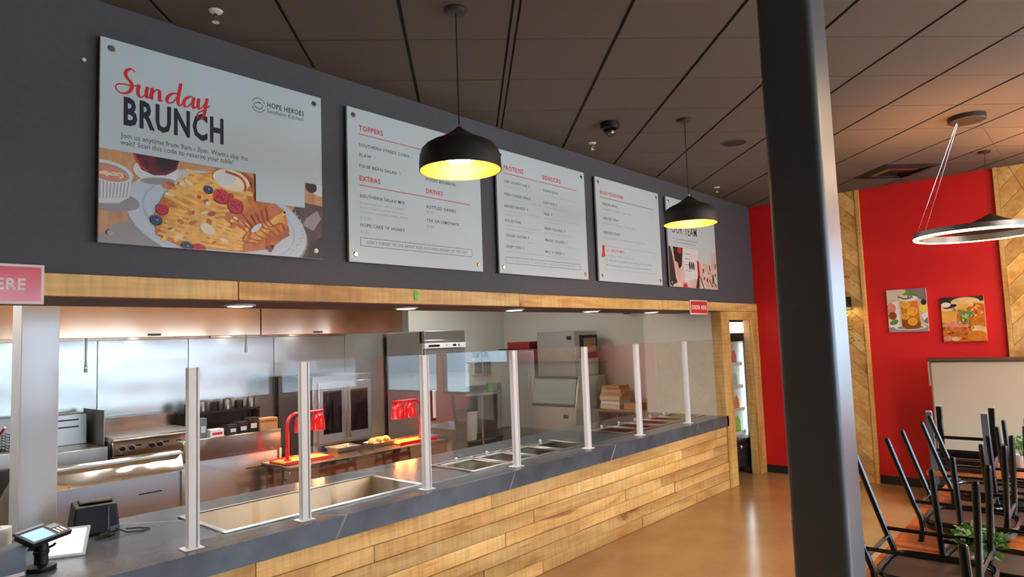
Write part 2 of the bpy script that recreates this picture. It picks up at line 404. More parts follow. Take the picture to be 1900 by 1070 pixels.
# 2D clipping
def clip(poly, x0, x1, y0, y1):
    for k, lim, sg in ((0, x0, 1), (0, x1, -1), (1, y0, 1), (1, y1, -1)):
        out = []
        for i in range(len(poly)):
            a, b_ = poly[i-1], poly[i]
            ia, ib = (a[k]-lim)*sg >= -1e-9, (b_[k]-lim)*sg >= -1e-9
            if ia != ib:
                t = (lim-a[k])/(b_[k]-a[k]); out.append((a[0]+t*(b_[0]-a[0]), a[1]+t*(b_[1]-a[1])))
            if ib: out.append(b_)
        poly = out
        if len(poly) < 3: return []
    return poly
# lettering
_tc = {}
def glyphs(sx, bold=0):
    key = (sx, bold)
    if key in _tc: return _tc[key]
    cu = bpy.data.curves.new('lettering', 'FONT'); cu.body = sx; cu.size = 1; cu.resolution_u = 2; cu.offset = bold; cu.space_character = 1.12 if (len(sx) > 2 and sx.upper() == sx) else 1.0; cu.fill_mode = 'FRONT'
    o = bpy.data.objects.new('lettering', cu); COL.objects.link(o)
    dg = bpy.context.evaluated_depsgraph_get(); ev = o.evaluated_get(dg); me = ev.to_mesh()
    vs = [(v.co.x, v.co.y) for v in me.vertices]; fs = [tuple(p.vertices) for p in me.polygons]
    ev.to_mesh_clear(); bpy.data.objects.remove(o); bpy.data.curves.remove(cu)
    _tc[key] = (vs, fs); return vs, fs
CAPH = None
def lettering(mb, sx, u, v, h, wid=None, bold=0, proj=None):
    """text with cap height h at baseline (u, v); squeezed to width wid; proj maps (u, v) to 3D"""
    global CAPH
    if CAPH is None: CAPH = max(y for x, y in glyphs('H')[0])
    vs, fs = glyphs(sx, bold)
    if not vs: return
    x0 = min(x for x, y in vs); x1 = max(x for x, y in vs); k = h/CAPH
    kx = (wid/(x1-x0)) if wid else k
    mb._add([proj(u+(x-x0)*kx, v+y*k) for x, y in vs], fs)
# ================================================================ THE SETTING
XL, YB = -13.0, 4.75
def S(name, m, *boxes, bevel=0): return struct(B(name, m, None, *boxes, bevel=bevel))
S('floor', 'concrete', (XL, .2, FRONT_Y, YB+.2, -.1, 0))
ye = [FRONT_Y-.15]+[e for q in SIDE_WINDOWS for e in q]+[0]
S('wall_right', 'wall_red', (0, .15, ye[0], 0, 0, SZ0), (0, .15, ye[0], 0, SZ1, H+.3), *[(0, .15, ye[i], ye[i+1], SZ0, SZ1) for i in range(0, len(ye), 2)])
S('wall_kitchen_right', 'frp_white', (0, .15, 0, YB+.15, 0, H+.3))
S('wall_kitchen_back', 'frp_white', (XL, 0, YB, YB+.15, 0, H+.3))
S('wall_left', 'wall_dark', (XL-.15, XL, FRONT_Y-.15, YB+.15, 0, H+.3))
# dark fascia over the pass, with a brown painted soffit below it
fas = S('wall_menu', 'wall_dark', (XL, 0, 0, .60, 2.205, H+.3))
B('soffit_panel', 'soffit_brown', fas, (XL, 0, .001, .60, 2.195, 2.205))
S('trim_6', 'plank_x', (XL+1.5, -.01, .60, .625, 2.21, 2.75))  # unseen timber, added so the hood reflects orange
S('wall_kitchen_left', 'frp_white', (XL+1.4, XL+1.5, .0, YB, 0, 3.0))  # unseen white wall, added to lighten the refrigerator's side
S('ceiling_kitchen', 'kitchen_ceiling', (XL, 0, .60, YB, 3.0, 3.1))
S('baseboard_right', 'black_trim', (-.012, 0, FRONT_Y, -.03, 0, .105), bevel=.003)
S('ground_outside', 'asphalt', (XL-25, 25, FRONT_Y-40, FRONT_Y-.2, -.25, -.15), (.25, 25, FRONT_Y-.2, 10, -.25, -.15))
# storefront wall opposite, with tall windows
fw = MB()
fw.box(XL, .15, FRONT_Y-.15, FRONT_Y, 0, WZ0); fw.box(XL, .15, FRONT_Y-.15, FRONT_Y, WZ1, H+.3)
edges = [XL]+[e for w_ in WINDOWS for e in w_]+[.15]
for i in range(0, len(edges), 2): fw.box(edges[i], edges[i+1], FRONT_Y-.15, FRONT_Y, WZ0, WZ1)
wfr = struct(fw.build('wall_front', 'wall_dark'))
B('wainscot', 'wainscot', wfr, (XL, 0, FRONT_Y, FRONT_Y+.02, .11, WZ0-.03)); B('window_ledge', 'plank_x', wfr, (XL, 0, FRONT_Y, FRONT_Y+.06, WZ0-.03, WZ0))
bl = S('wall_added_backdrop', 'brick_pale', (XL-20, 24, -40, -34, -.2, 9), (24, 30, -40, 12, -.2, 9))  # unseen buildings, added to dim the sky mirrored in the glass
for k in range(9): B('shop_window', 'steel_dark', bl, (-30+k*5.6, -26.6+k*5.6, -34, -33.95, .6, 3.2))
for i, (x0, x1) in enumerate(WINDOWS):
    fr = MB(); t = .05
    fr.box(x0, x0+t, FRONT_Y-.1, FRONT_Y-.03, WZ0, WZ1); fr.box(x1-t, x1, FRONT_Y-.1, FRONT_Y-.03, WZ0, WZ1)
    fr.box(x0+t, x1-t, FRONT_Y-.1, FRONT_Y-.03, WZ0, WZ0+t); fr.box(x0+t, x1-t, FRONT_Y-.1, FRONT_Y-.03, WZ1-t, WZ1)
    wo = struct(fr.build('window_%d' % (i+1), 'black_trim'))
    p = MB(); p.poly([(x0+t, FRONT_Y-.07, WZ0+t), (x1-t, FRONT_Y-.07, WZ0+t), (x1-t, FRONT_Y-.07, WZ1-t), (x0+t, FRONT_Y-.07, WZ1-t)])
    p.build('window_pane', 'window_glass', wo)

for i, (y0, y1) in enumerate(SIDE_WINDOWS):
    fr = MB(); t = .05
    fr.box(.03, .1, y0, y0+t, SZ0, SZ1); fr.box(.03, .1, y1-t, y1, SZ0, SZ1); fr.box(.03, .1, y0+t, y1-t, SZ0, SZ0+t); fr.box(.03, .1, y0+t, y1-t, SZ1-t, SZ1)
    wo = struct(fr.build('window_%d' % (len(WINDOWS)+i+1), 'black_trim'))
    p = MB(); p.poly([(.07, y0+t, SZ0+t), (.07, y1-t, SZ0+t), (.07, y1-t, SZ1-t), (.07, y0+t, SZ1-t)]); p.build('window_pane', 'window_glass', wo)
# ---- suspended ceiling: 0.61 m tiles laid at 45 degrees to the walls, dark joints
ceil = S('ceiling', 'ceiling_gap', (XL, .0, FRONT_Y, 0, H+.012, H+.05))
A0, DA, B0, DB = -6.70, .862, -4.377, .8672
WIDE_J = None
far = MB(); shared = None
def corner(a, b_): return ((a+b_)/2, (a-b_)/2)
wide_b = B0-DB                       # one wider tee runs through this joint
for i in range(-18, 9):
    for j in range(-12, 18):
        ga, gb = .007, .016
        a0, a1 = A0+i*DA+ga, A0+(i+1)*DA-ga
        b0, b1 = B0+j*DB+gb, B0+(j+1)*DB-gb
        if abs(B0+j*DB-wide_b) < .01: b0 += .022
        if abs(B0+(j+1)*DB-wide_b) < .01: b1 -= .022
        quad = [corner(a0, b0), corner(a1, b0), corner(a1, b1), corner(a0, b1)]
        pl = clip(quad, XL, -.001, FRONT_Y, -.001)
        if len(pl) < 3: continue
        ar = abs(sum(pl[k-1][0]*pl[k][1]-pl[k][0]*pl[k-1][1] for k in range(len(pl))))/2
        if ar < 1e-4: continue
        cx = sum(p[0] for p in pl)/len(pl); cy = sum(p[1] for p in pl)/len(pl)
        if not in_view((cx, cy, H), 260):
            far.prism(pl, 'z', H, H+.012); continue
        mb = MB(); mb.prism([(p[0]-cx, p[1]-cy) for p in pl], 'z', 0, .012)
        o = mb.build('ceiling_tile', 'ceiling_tile', ceil); o.location = (cx, cy, H)
        o.rotation_euler = (random.uniform(-.0016, .0016), random.uniform(-.0016, .0016), 0)
tag(far.build('ceiling_tile_field', 'ceiling_tile', ceil), kind='stuff')
a_, b_ = corner(-13, wide_b), corner(-wide_b*0-3.95, wide_b)
mb = MB(); dx = .018
pl = clip([corner(-20, wide_b-dx), corner(2, wide_b-dx), corner(2, wide_b+dx), corner(-20, wide_b+dx)], XL, -.001, FRONT_Y, -.001)
mb.prism(pl, 'z', H-.002, H+.012); mb.build('ceiling_tee', 'ceiling_tile', ceil)

# ---- timber framing of the pass: boards nailed to the fascia and the cooler surround
trim = S('trim_1', 'plank_x', (XL, -8.9, -.03, .0, 2.2, 2.305), bevel=.003)
xs = [-8.9, -7.5, -5.1, -2.7, -.001]
for k in range(4):
    dz = random.uniform(-.002, .002)
    B('board', 'plank_x', trim, (-(xs[k+1]-xs[k])/2+.0015, (xs[k+1]-xs[k])/2-.0015, -.03-.002*(k % 2), 0, 2.2+dz, 2.305+dz), bevel=.003, at=None).location.x = (xs[k]+xs[k+1])/2
# cooler surround
tr2 = S('trim_2', 'plank_z', (-1.205, -.955, -.03, .10, 0, 2.195), bevel=.004)
B('board', 'plank_x', tr2, (-.955, -.225, -.025, .03, 2.09, 2.197), bevel=.003)
tr3 = S('trim_3', 'plank_z', (-.225, -.001, -.03, .0, 0, 2.197), bevel=.004)
B('jamb_board', 'plank_z', tr3, (-.235, -.205, .0, .09, 0, 2.09), bevel=.003)
S('wall_partition', 'wall_white', (-1.20, -1.08, .10, 1.09, 0, 3.0))
S('wall_alcove', 'wall_white', (-1.08, 0, 1.0, 1.09, 0, 3.0))

# ---- herringbone timber panels on the red wall
def chevron_panel(idx, y0, y1):
    pan = S('trim_%d' % idx, 'plank_z', (-.045, 0, y1-.045, y1, 0, H-.002), (-.045, 0, y0, y0+.045, 0, H-.002), bevel=.003)
    B('panel_backing', 'black_trim', pan, (-.012, 0, y0+.045, y1-.045, 0, H-.002))
    yi0, yi1 = y0+.045, y1-.045; mid = (yi0+yi1)/2; hw = (yi1-yi0)/2; bw = .155; g = .002
    for side in (-1, 1):
        k = -8
        while True:
            z0 = k*bw*1.414 + (.11 if side > 0 else 0); k += 1
            if z0-2*hw > H: break
            c0 = mid if side > 0 else mid-hw; c1 = mid+hw if side > 0 else mid
            sl = -1 if side > 0 else 1
            base = mid
            def zz(y, o): return z0+o+sl*(y-base)*1.0
            pl = clip([(c0+g, zz(c0, g)), (c1-g, zz(c1, g)), (c1-g, zz(c1, bw*1.414-g)), (c0+g, zz(c0, bw*1.414-g))], yi0, yi1, .002, H-.004)
            if len(pl) < 3: continue
            cy = sum(p[0] for p in pl)/len(pl); cz = sum(p[1] for p in pl)/len(pl)
            mb = MB(); d = random.uniform(.024, .034)
            mb.prism([(p[0]-cy, p[1]-cz) for p in pl], 'x', -d, -.012)
            o = mb.build('board', 'plank_d', pan, .002); o.location = (0, cy, cz)
    return pan
chevron_panel(4, -1.43, -.52)
chevron_panel(5, -3.75, -2.83)

# ---- square steel column in the dining room
c = MB(); c.box(-6.70, -6.497, -2.887, -2.684, 0, H)
struct(c.build('column_black', 'black_steel', None, .024, 5, ang=70))
# slender white post at the back of the counter
c = MB(); c.box(-8.222, -8.024, 1.20, 1.40, 0, 3.0)
struct(c.build('column_white', 'white_paint', None, .008, 2))

# ---- stainless panels of the cook line
px = [-10.2, -8.9, -7.8, -6.74, -5.76, -4.64, -3.52, -2.3]
pw = S('wall_steel_backing', 'steel_dark', (px[0], px[-1], YB-.012, YB, 0, 2.9))
for k in range(len(px)-1):
    mb = MB(); hw = (px[k+1]-px[k])/2-.003; mb.box(-hw, hw, -.014, 0, .02, 2.9)
    o = mb.build('steel_panel', 'steel_wall', pw, .002); o.location = ((px[k]+px[k+1])/2, YB-.012, 0)
# ================================================================ SERVING COUNTER
cb = thing('serving_counter', 'long serving counter faced with rough horizontal timber boards', 'counter', (-5.5, .5, 0))
o = B('carcass', 'soffit_brown', cb, (-10.0, -1.21, .021, .045, .0, .755), (-10.0, -1.21, 1.07, 1.10, .0, .755), (-10.0, -1.21, .045, 1.07, .05, .08), (-10.0, -9.97, .045, 1.07, 0, .755), (-1.24, -1.21, .045, 1.07, 0, .755)); o.location = (5.5, -.5, 0)
RH = .755/7
cuts = {0: [-9.9, -8.2, -6.5, -4.9, -3.3, -2.1], 1: [-9.1, -7.0, -5.6, -3.35, -1.9], 2: [-9.4, -7.6, -6.2, -4.35, -2.6], 3: [-8.6, -7.2, -5.35, -3.6, -2.9],
        4: [-9.2, -6.9, -5.0, -3.55, -1.6], 5: [-8.8, -6.6, -4.3, -2.4], 6: [-9.3, -7.4, -5.5, -2.7, -1.5]}
for rI in range(7):
    xs = [-10.0]+cuts[rI]+[-.958]
    for k in range(len(xs)-1):
        if xs[k+1]-xs[k] < .05: continue
        hl = (xs[k+1]-xs[k])/2; mb = MB(); pr_ = random.uniform(.0, .012)
        mb.box(-hl+.0015, hl-.0015, -.004-pr_, .02, .0022, RH-.0022)
        o = mb.build('plank', 'plank_x', cb, .0025); o.location = ((xs[k]+xs[k+1])/2+5.5, -.5, rI*RH)
# stone worktop with cut-outs for the wells
WELLS = [(-7.47, -5.97, .20, .84), (-5.45, -3.84, .21, .74), (-3.10, -1.24, .24, .80)]
mb = MB(); inner = [(a+.025, b_-.025, c_+.025, d-.025) for a, b_, c_, d in WELLS]
gx = sorted({-10.0, -1.15}|{v for q in inner for v in q[:2]}); gy = sorted({.01, 1.15}|{v for q in inner for v in q[2:]})
for i in range(len(gx)-1):
    for j in range(len(gy)-1):
        mx_, my_ = (gx[i]+gx[i+1])/2, (gy[j]+gy[j+1])/2
        if any(q[0] < mx_ < q[1] and q[2] < my_ < q[3] for q in inner): continue
        mb.box(gx[i], gx[i+1], gy[j], gy[j+1], .858, .888)
mb.box(-10.0, -1.15, -.03, .01, .757, .888)
tag(mb.build('worktop', 'soapstone'), 'dark veined stone worktop running the length of the serving counter', 'worktop')

def well(x0, x1, y0, y1, n, label, bars, knobs, depth=.2):
    t = thing('food_well', label, 'food well', (x0, y0, .888), group='food wells set into the worktop')
    W, D = x1-x0, y1-y0; f = .035
    B('rim', 'steel', t, (0, W, 0, f, 0, .010), (0, W, D-f, D, 0, .010), (0, f, f, D-f, 0, .010), (W-f, W, f, D-f, 0, .010), bevel=.003)
    mb = MB(); a, b_, c_, d = f, W-f, f, D-f; s = .02 if n > 1 else .07
    lo = [(a+s, c_+s, -depth), (b_-s, c_+s, -depth), (b_-s, d-s, -depth), (a+s, d-s, -depth)]
    hi = [(a, c_, .004), (b_, c_, .004), (b_, d, .004), (a, d, .004)]
    mb._add(lo+hi, [(0, 1, 2, 3), (0, 4, 5, 1), (1, 5, 6, 2), (2, 6, 7, 3), (3, 7, 4, 0)])
    mb.build('basin', 'steel_well', t, ang=30)
    step = (W-2*f)/n
    for k in range(1, n):
        for dx_ in ((-.03, .03) if bars == 2 else (0,)):
            B('divider_bar', 'steel', t, (f+k*step+dx_-.012, f+k*step+dx_+.012, f-.005, D-f+.005, -.004, .012), bevel=.003)
    for k in range(n):
        if knobs:
            q = MB(); q.cyl((f+(k+.5)*step, D-.09, .008), (f+(k+.5)*step, D-.09, .022), .012, n=10); q.sphere((f+(k+.5)*step, D-.09, .032), .016, 10, 6)
            q.build('knob', 'knob_white', t)
            B('lid_strip', 'steel', t, (f+k*step+.03, f+(k+1)*step-.03, D-.13, D-.055, .0, .009), bevel=.002)
well(*WELLS[0], 1, 'wide empty steel drop-in pan at the near end of the counter', 1, False)
well(*WELLS[1], 4, 'four-compartment steel food well in the middle of the counter', 2, True)
well(*WELLS[2], 5, 'five-compartment steel food well at the far end of the counter', 2, True)

# ---- glass sneeze guard
POSTS = [-7.70, -7.03, -6.055, -5.075, -4.05, -3.108, -2.014, -1.10]
sg = thing('sneeze_guard', 'clear glass sneeze guard on white upright posts along the counter', 'sneeze guard', (-7.70, .085, .888))
for x in POSTS:
    mb = MB(); mb.box(-.030, .012, -.02, .02, .0, .95); mb.box(.018, .030, -.02, .02, 0, .95); 
    p = mb.build('post', 'alu_post', sg, .002); p.location = (x+7.70, 0, 0)
    q = MB(); q.box(.012, .018, -.012, .012, 0, .949); q.build('groove', 'alu_shadow', p)
    q = MB(); q.box(-.055, .045, -.045, .045, 0, .006); q.build('base_plate', 'alu_post', p, .002)
for k in range(7):
    a, b_ = POSTS[k]+7.70+.034, POSTS[k+1]+7.70-.034
    mb = MB(); mb.box(a, b_, -.004, .004, .03, .955); mb.build('glass_pane', 'pane', sg)

# ---- recessed lights in the soffit
for k, (x, w_) in enumerate(zip((-7.343, -6.06, -4.83, -3.64, -2.43), ('above the near end of the sneeze guard', 'beside the green tape', 'under the second menu board', 'under the build-your-own board', 'next to the small red sign'))):
    t = thing('downlight', 'round white soffit light, glowing, '+w_, 'downlight', (x, .265, 2.195), group='lights in the soffit')
    mb = MB(); mb.lathe([(.070, 0), (.090, 0), (.092, -.006), (.072, -.012), (.070, -.008)], n=32, closed=True); mb.build('trim_ring', 'white_plastic', t)
    mb = MB(); mb.lathe([(.0005, -.008), (.071, -.008)], n=32); mb.build('lens', 'downlight', t)

# ---- green tape and order signs on the timber header
mb = MB(); mb.box(-.012, .012, -.004, 0, -.045, .02); mb.box(-.004, .022, -.006, -.002, -.05, -.03); mb.box(.0, .03, -.005, -.001, -.012, .012)
o = mb.build('tape_scrap', 'green_tape'); o.location = (-6.222, -.033, 2.275); tag(o, 'scrap of bright green tape on the timber header', 'tape')
def order_sign(xc, z0, z1, wid, label, tw=.86):
    t = thing('order_sign', label, 'sign', (xc, -.042, z0), group='order here signs on the timber header')
    hh = z1-z0
    B('sign_plate', 'sign_edge', t, (-wid/2, wid/2, -.004, .01, 0, hh), bevel=.001)
    B('sign_face', 'sign_red', t, (-wid/2+.012, wid/2-.012, -.006, -.003, .012, hh-.012))
    mb = MB(); lettering(mb, 'ORDER HERE', -wid*tw/2, hh*.36, hh*.27, wid*tw, .03, lambda u, v: (u, -.0068, v)); mb.build('lettering', 'sign_edge', t)
order_sign(-8.415-.275, 2.160, 2.337, .55, 'red ORDER HERE sign cut off by the left edge, reflecting daylight', .745)
order_sign(-1.835, 2.152, 2.319, .45, 'small red ORDER HERE sign at the far end of the header')
# ================================================================ MENU BOARDS
BW, BH, BZ = 1.238, 1.022, 2.463
def board(x0, label, name='menu_board', group='boards on the dark fascia', photo=False):
    t = thing(name, label, 'menu board', (x0, -.022, BZ), group=group)
    B('panel', 'board_white', t, (0, BW, -.018, 0, 0, BH), bevel=.0015)
    for (u, v) in ((.05, .05), (BW-.05, .05), (.05, BH-.05), (BW-.05, BH-.05)):
        mb = MB(); mb.lathe([(.0005, .034), (.014, .034), (.0185, .030), (.0185, .026), (.012, .025), (.012, 0), (.0005, 0)], n=20)
        s = mb.build('standoff', 'chrome', t); s.location = (u, .012, v); s.rotation_euler = (PI/2, 0, 0)
    return t
def PJ(d=.0188): return lambda u, v: (u, -d, v)
class Print:
    """flat print on a board: every line of lettering and every rule a piece of its own"""
    def __init__(s): s.mbs = {}; s.one = []
    def mb(s, ink): return s.mbs.setdefault(ink, MB())
    def text(s, ink, tx, u, v, h, u1=None, bold=0):
        q = MB(); lettering(q, tx, u, v, h, (u1-u) if u1 else None, bold, PJ()); s.one.append(('lettering', ink, q))
    def rule(s, ink, u0, v0, u1, v1, t):
        q = MB(); q.poly([(u0, -.0188, v0), (u1, -.0188, v1), (u1, -.0188, v1+t), (u0, -.0188, v0+t)]); s.one.append(('rule', ink, q))
    def frame(s, ink, u0, v0, u1, v1, t):
        q = MB(); o = [(u0, v0), (u1, v0), (u1, v1), (u0, v1)]; i_ = [(u0+t, v0+t), (u1-t, v0+t), (u1-t, v1-t), (u0+t, v1-t)]
        q._add([(a, -.0188, b_) for a, b_ in o+i_], [(k, (k+1) % 4, 4+(k+1) % 4, 4+k) for k in range(4)]); s.one.append(('text_frame', ink, q))
    def words(s, ink, u0, v, u1, h):            # fine print too small to read: a run of tiny strokes
        u = u0
        while u < u1:
            w_ = random.uniform(.012, .045); e = min(u+w_, u1); x = u
            while x < e:
                hh = h*random.choice((.6, .6, .65, 1)); s.mb(ink).poly([(x, -.0188, v), (x+.0045, -.0188, v), (x+.0045, -.0188, v+hh), (x, -.0188, v+hh)]); x += .0072
            u = e+.009
    def done(s, t, name='fine_print'):
        for n_, ink, q in s.one: q.build(n_, ink, t)
        for ink, q in s.mbs.items(): tag(q.build(name, ink, t), kind='stuff')
def ell(cx, cy, rx, ry, rot=0, n=28, a0=0, a1=2*PI):
    out = []
    for i in range(n):
        a = a0+(a1-a0)*i/(n if abs(a1-a0-2*PI) < 1e-6 else n-1); x, y = rx*math.cos(a), ry*math.sin(a)
        out.append((cx+x*math.cos(rot)-y*math.sin(rot), cy+x*math.sin(rot)+y*math.cos(rot)))
    return out
def rib(pts, w_):                               # ribbon polygon along a polyline, w_ number or list
    n = len(pts); ws = w_ if isinstance(w_, list) else [w_]*n; L, Rr = [], []
    for i in range(n):
        ax, ay = pts[max(i-1, 0)]; bx_, by_ = pts[min(i+1, n-1)]; dx, dy = bx_-ax, by_-ay; l = math.hypot(dx, dy) or 1
        nx, ny = -dy/l*ws[i]/2, dx/l*ws[i]/2; L.append((pts[i][0]+nx, pts[i][1]+ny)); Rr.append((pts[i][0]-nx, pts[i][1]-ny))
    return L, Rr
def spline(P, n=8):
    out = []
    for i in range(len(P)-1):
        p0, p1, p2, p3 = P[max(i-1, 0)], P[i], P[i+1], P[min(i+2, len(P)-1)]
        for k in range(n):
            t = k/n; out.append(tuple(.5*(2*p1[d]+(p2[d]-p0[d])*t+(2*p0[d]-5*p1[d]+4*p2[d]-p3[d])*t*t+(3*p1[d]-p0[d]-3*p2[d]+p3[d])*t**3) for d in (0, 1)))
    out.append(P[-1]); return out
class Photo:
    """printed picture: overlapping flat shapes of ink clipped to the picture's rectangle"""
    def __init__(s, x0, x1, y0, y1, P): s.r = (x0, x1, y0, y1); s.m = MB(); s.k = 0; s.P = P
    def sh(s, ink, poly):
        pl = clip(list(poly), *s.r)
        if len(pl) < 3: return
        s.k += 1; d = s.k*.00006
        s.m.use(ink); s.m.poly([s.P(u, v, d) for u, v in pl])
    def line(s, ink, pts, w_, sm=True):
        L, R_ = rib(spline(pts, 5) if sm else pts, w_)
        s.k += 1; d = s.k*.00006
        for i in range(len(L)-1):
            pl = clip([L[i], L[i+1], R_[i+1], R_[i]], *s.r)
            if len(pl) >= 3: s.m.use(ink); s.m.poly([s.P(u, v, d) for u, v in pl])
    def done(s, t): return s.m.build('printed_picture', None, t)
rr = random.Random(5)

# ---- 1: brunch poster
t1 = board(-8.20, 'large white SUNDAY BRUNCH board with waffle photograph, nearest of the wall boards', 'brunch_board')
p = Print()
p.text('ink_navy', 'BRUNCH', .107, .604, .132, .614, .035)
p.text('ink_dark', 'Join us anytime from 9am - 3pm. Wanna skip the', .094, .531, .026, .754)
p.text('ink_dark', 'wait? Scan this code to reserve your table!', .094, .496, .026, .668)
p.text('ink_dark', 'HOPE HEROES', .875, .876, .029, 1.116, .022)
p.text('ink_dark', 'Southern Kitchen', .872, .842, .025, 1.113)
emb = Print()
# round emblem: bowl outline and ring of tiny capitals
for a in range(26):
    if a in (0, 1, 12, 13, 14, 25): continue
    an = 2*PI*a/26; c0 = (.821+.041*math.cos(an), .874+.041*math.sin(an))
    emb.mb('ink_dark').poly([(c0[0]+.0045*math.cos(an+q), -.0188, c0[1]+.0045*math.sin(an+q)) for q in (.6, 2.5, 3.8, 5.7)])
for arc in (ell(.821, .872, .027, .016, 0, 24), ell(.821, .862, .022, .012, 0, 12, PI, 2*PI), ell(.823, .882, .018, .010, .3, 10, .3, 2.8)):
    L, R_ = rib(arc+[arc[0]] if len(arc) == 24 else arc, .003)
    for i in range(len(L)-1): emb.mb('ink_dark').poly([(q[0], -.0188, q[1]) for q in (L[i], L[i+1], R_[i+1], R_[i])])
# brush script word
strokes = [
 [(.158, .880), (.142, .893), (.124, .884), (.114, .862), (.122, .842), (.140, .822), (.143, .795), (.126, .768), (.098, .757), (.076, .768), (.070, .786), (.082, .800), (.110, .806), (.150, .808), (.178, .818)],
 [(.178, .822), (.172, .790), (.176, .766), (.190, .760), (.206, .778), (.218, .822), (.212, .786), (.216, .764), (.230, .772)],
 [(.228, .775), (.240, .822), (.238, .790), (.238, .760), (.244, .792), (.262, .818), (.276, .812), (.276, .785), (.278, .764), (.292, .768)],
 [(.372, .818), (.352, .822), (.326, .806), (.312, .782), (.318, .764), (.336, .766), (.356, .790), (.372, .830), (.384, .885), (.374, .830), (.368, .785), (.376, .762), (.392, .774)],
 [(.452, .822), (.432, .824), (.408, .806), (.398, .780), (.408, .764), (.426, .774), (.446, .806), (.452, .826), (.446, .790), (.450, .766), (.466, .776)],
 [(.466, .780), (.478, .826), (.474, .795), (.478, .770), (.492, .776), (.510, .806), (.522, .838), (.514, .790), (.504, .735), (.488, .715), (.470, .722), (.474, .745), (.500, .765), (.538, .800)]]
for st in strokes:
    mbR = MB()
    st = [(u*1.0, v) for u, v in st]; sp = spline(st, 6); ws = []
    for i in range(len(sp)):
        a, b_ = sp[max(i-1, 0)], sp[min(i+1, len(sp)-1)]; dx, dy = b_[0]-a[0], b_[1]-a[1]; l = math.hypot(dx, dy) or 1
        ws.append(.007+.011*max(0, -dy/l))
    L, R_ = rib(sp, ws)
    for i in range(len(L)-1): mbR.poly([(q[0], -.0188-.00002*(i % 7), q[1]) for q in (L[i], L[i+1], R_[i+1], R_[i])])
    mbR.build('script_letter', 'ink_red', t1)
emb.done(t1, 'round_emblem'); p.done(t1)
f = Photo(.001, BW-.001, .001, .463, lambda u, v, d: (u, -.0183-d, v))
f.sh('p_wood', [(0, 0), (BW, 0), (BW, .463), (0, .463)])
f.sh('p_cloth', [(1.0, 0), (BW, 0), (BW, .33), (1.08, .34), (.97, .2)])
f.sh('p_dark', [(1.12, .0), (BW, .0), (BW, .14), (1.15, .10)])
f.sh('p_shadow', [(1.12, .24), (1.2, .30), (1.225, .25), (1.17, .17), (1.10, .2)])
f.sh('p_white', ell(1.24, .44, .10, .05)); f.sh('p_dark', ell(1.16, .44, .04, .035))
f.sh('p_shadow', [(0, 0), (.26, 0), (.16, .13), (.06, .09), (0, .03)])
f.sh('p_shadow', ell(.62, .155, .515, .262, -.14, 48)); f.sh('p_plate', ell(.62, .165, .507, .258, -.14, 48))
f.sh('p_plate_rim', ell(.62, .17, .43, .212, -.14, 40)); f.sh('p_plate', ell(.62, .172, .418, .204, -.14, 40))
for k in range(16):
    a = -.9+k*.09; f.line('p_plate_rim', [(.62+.47*math.cos(a)+.01*math.sin(k*3), .155+.235*math.sin(a)), (.62+.485*math.cos(a+.03), .16+.245*math.sin(a+.03))], .007)
# ramekin of apples
f.sh('p_shadow', ell(.06, .205, .125, .05)); f.sh('p_white', [(-.05, .35), (.148, .335), (.136, .235), (.09, .20), (.0, .19), (-.05, .20)])
for k in range(9): f.line('p_shadow', [(.005+k*.016, .325-.001*k), (.005+k*.0145, .215+.002*k)], .004, False)
f.sh('p_white', ell(.045, .352, .108, .052, -.12)); f.sh('p_shadow', ell(.042, .346, .094, .042, -.12)); f.sh('p_apple', ell(.04, .342, .09, .037, -.12))
for k in range(7): f.line('p_cream', [(-.03+k*.02, .325+.01*(k % 3)), (.01+k*.018, .337+.012*(k % 2)), (.04+k*.012, .334)], .006)
# jam glass
f.sh('p_white', ell(.262, .385, .11, .062)); f.sh('p_jam', [(.15, .463), (.375, .463), (.36, .41), (.31, .375), (.25, .365), (.19, .385)]); f.sh('p_jam_dark', [(.25, .463), (.37, .463), (.35, .41), (.29, .39)])
f.line('p_red', [(.16, .455), (.18, .41), (.22, .38)], .01)
f.sh('p_shadow', ell(.27, .338, .085, .018, .12)); 
# waffles
f.sh('p_waffle_dk', [(.30, .28), (.43, .40), (.55, .43), (.79, .38), (.98, .27), (1.01, .15), (.90, .04), (.73, .005), (.38, .01), (.26, .06), (.255, .17)])
f.sh('p_waffle', [(.31, .285), (.43, .395), (.55, .425), (.74, .36), (.76, .27), (.55, .19), (.38, .20)])
f.sh('p_waffle', [(.26, .10), (.33, .21), (.56, .20), (.76, .11), (.70, .01), (.40, .01)])
f.sh('p_waffle', [(.74, .11), (.96, .26), (.985, .20), (.80, .05)]); f.sh('p_waffle_dk', [(.80, .055), (.94, .20), (.99, .15), (.86, .03)])
for k in range(6):
    f.line('p_waffle_lt', [(.33+k*.062, .265+.028*k-.02*(k > 3)), (.47+k*.062, .395-.012*k)], .022)
    f.line('p_waffle_lt', [(.30+k*.022, .27+k*.03), (.50+k*.045, .20+k*.028), (.62+k*.03, .205+k*.03)], .016)
for k in range(7):
    f.line('p_waffle_lt', [(.29+k*.06, .03+.004*k), (.36+k*.065, .12+.004*k), (.40+k*.05, .20-.004*k)], .020)
    f.line('p_waffle_lt', [(.27+k*.012, .07+k*.022), (.5, .03+k*.026), (.72, .02+k*.018)], .013)
for k in range(5): f.line('p_waffle_lt', [(.76+k*.035, .06+k*.03), (.85+k*.03, .15+k*.025), (.93+k*.012, .235+k*.006)], .016)
for k in range(30):
    u, v = rr.uniform(.31, .74), rr.uniform(.04, .36); f.sh(rr.choice(['p_caramel', 'p_waffle_dk', 'p_cream', 'p_waffle_lt']), ell(u, v, rr.uniform(.01, .028), rr.uniform(.006, .015), rr.uniform(-.8, .8), 8))
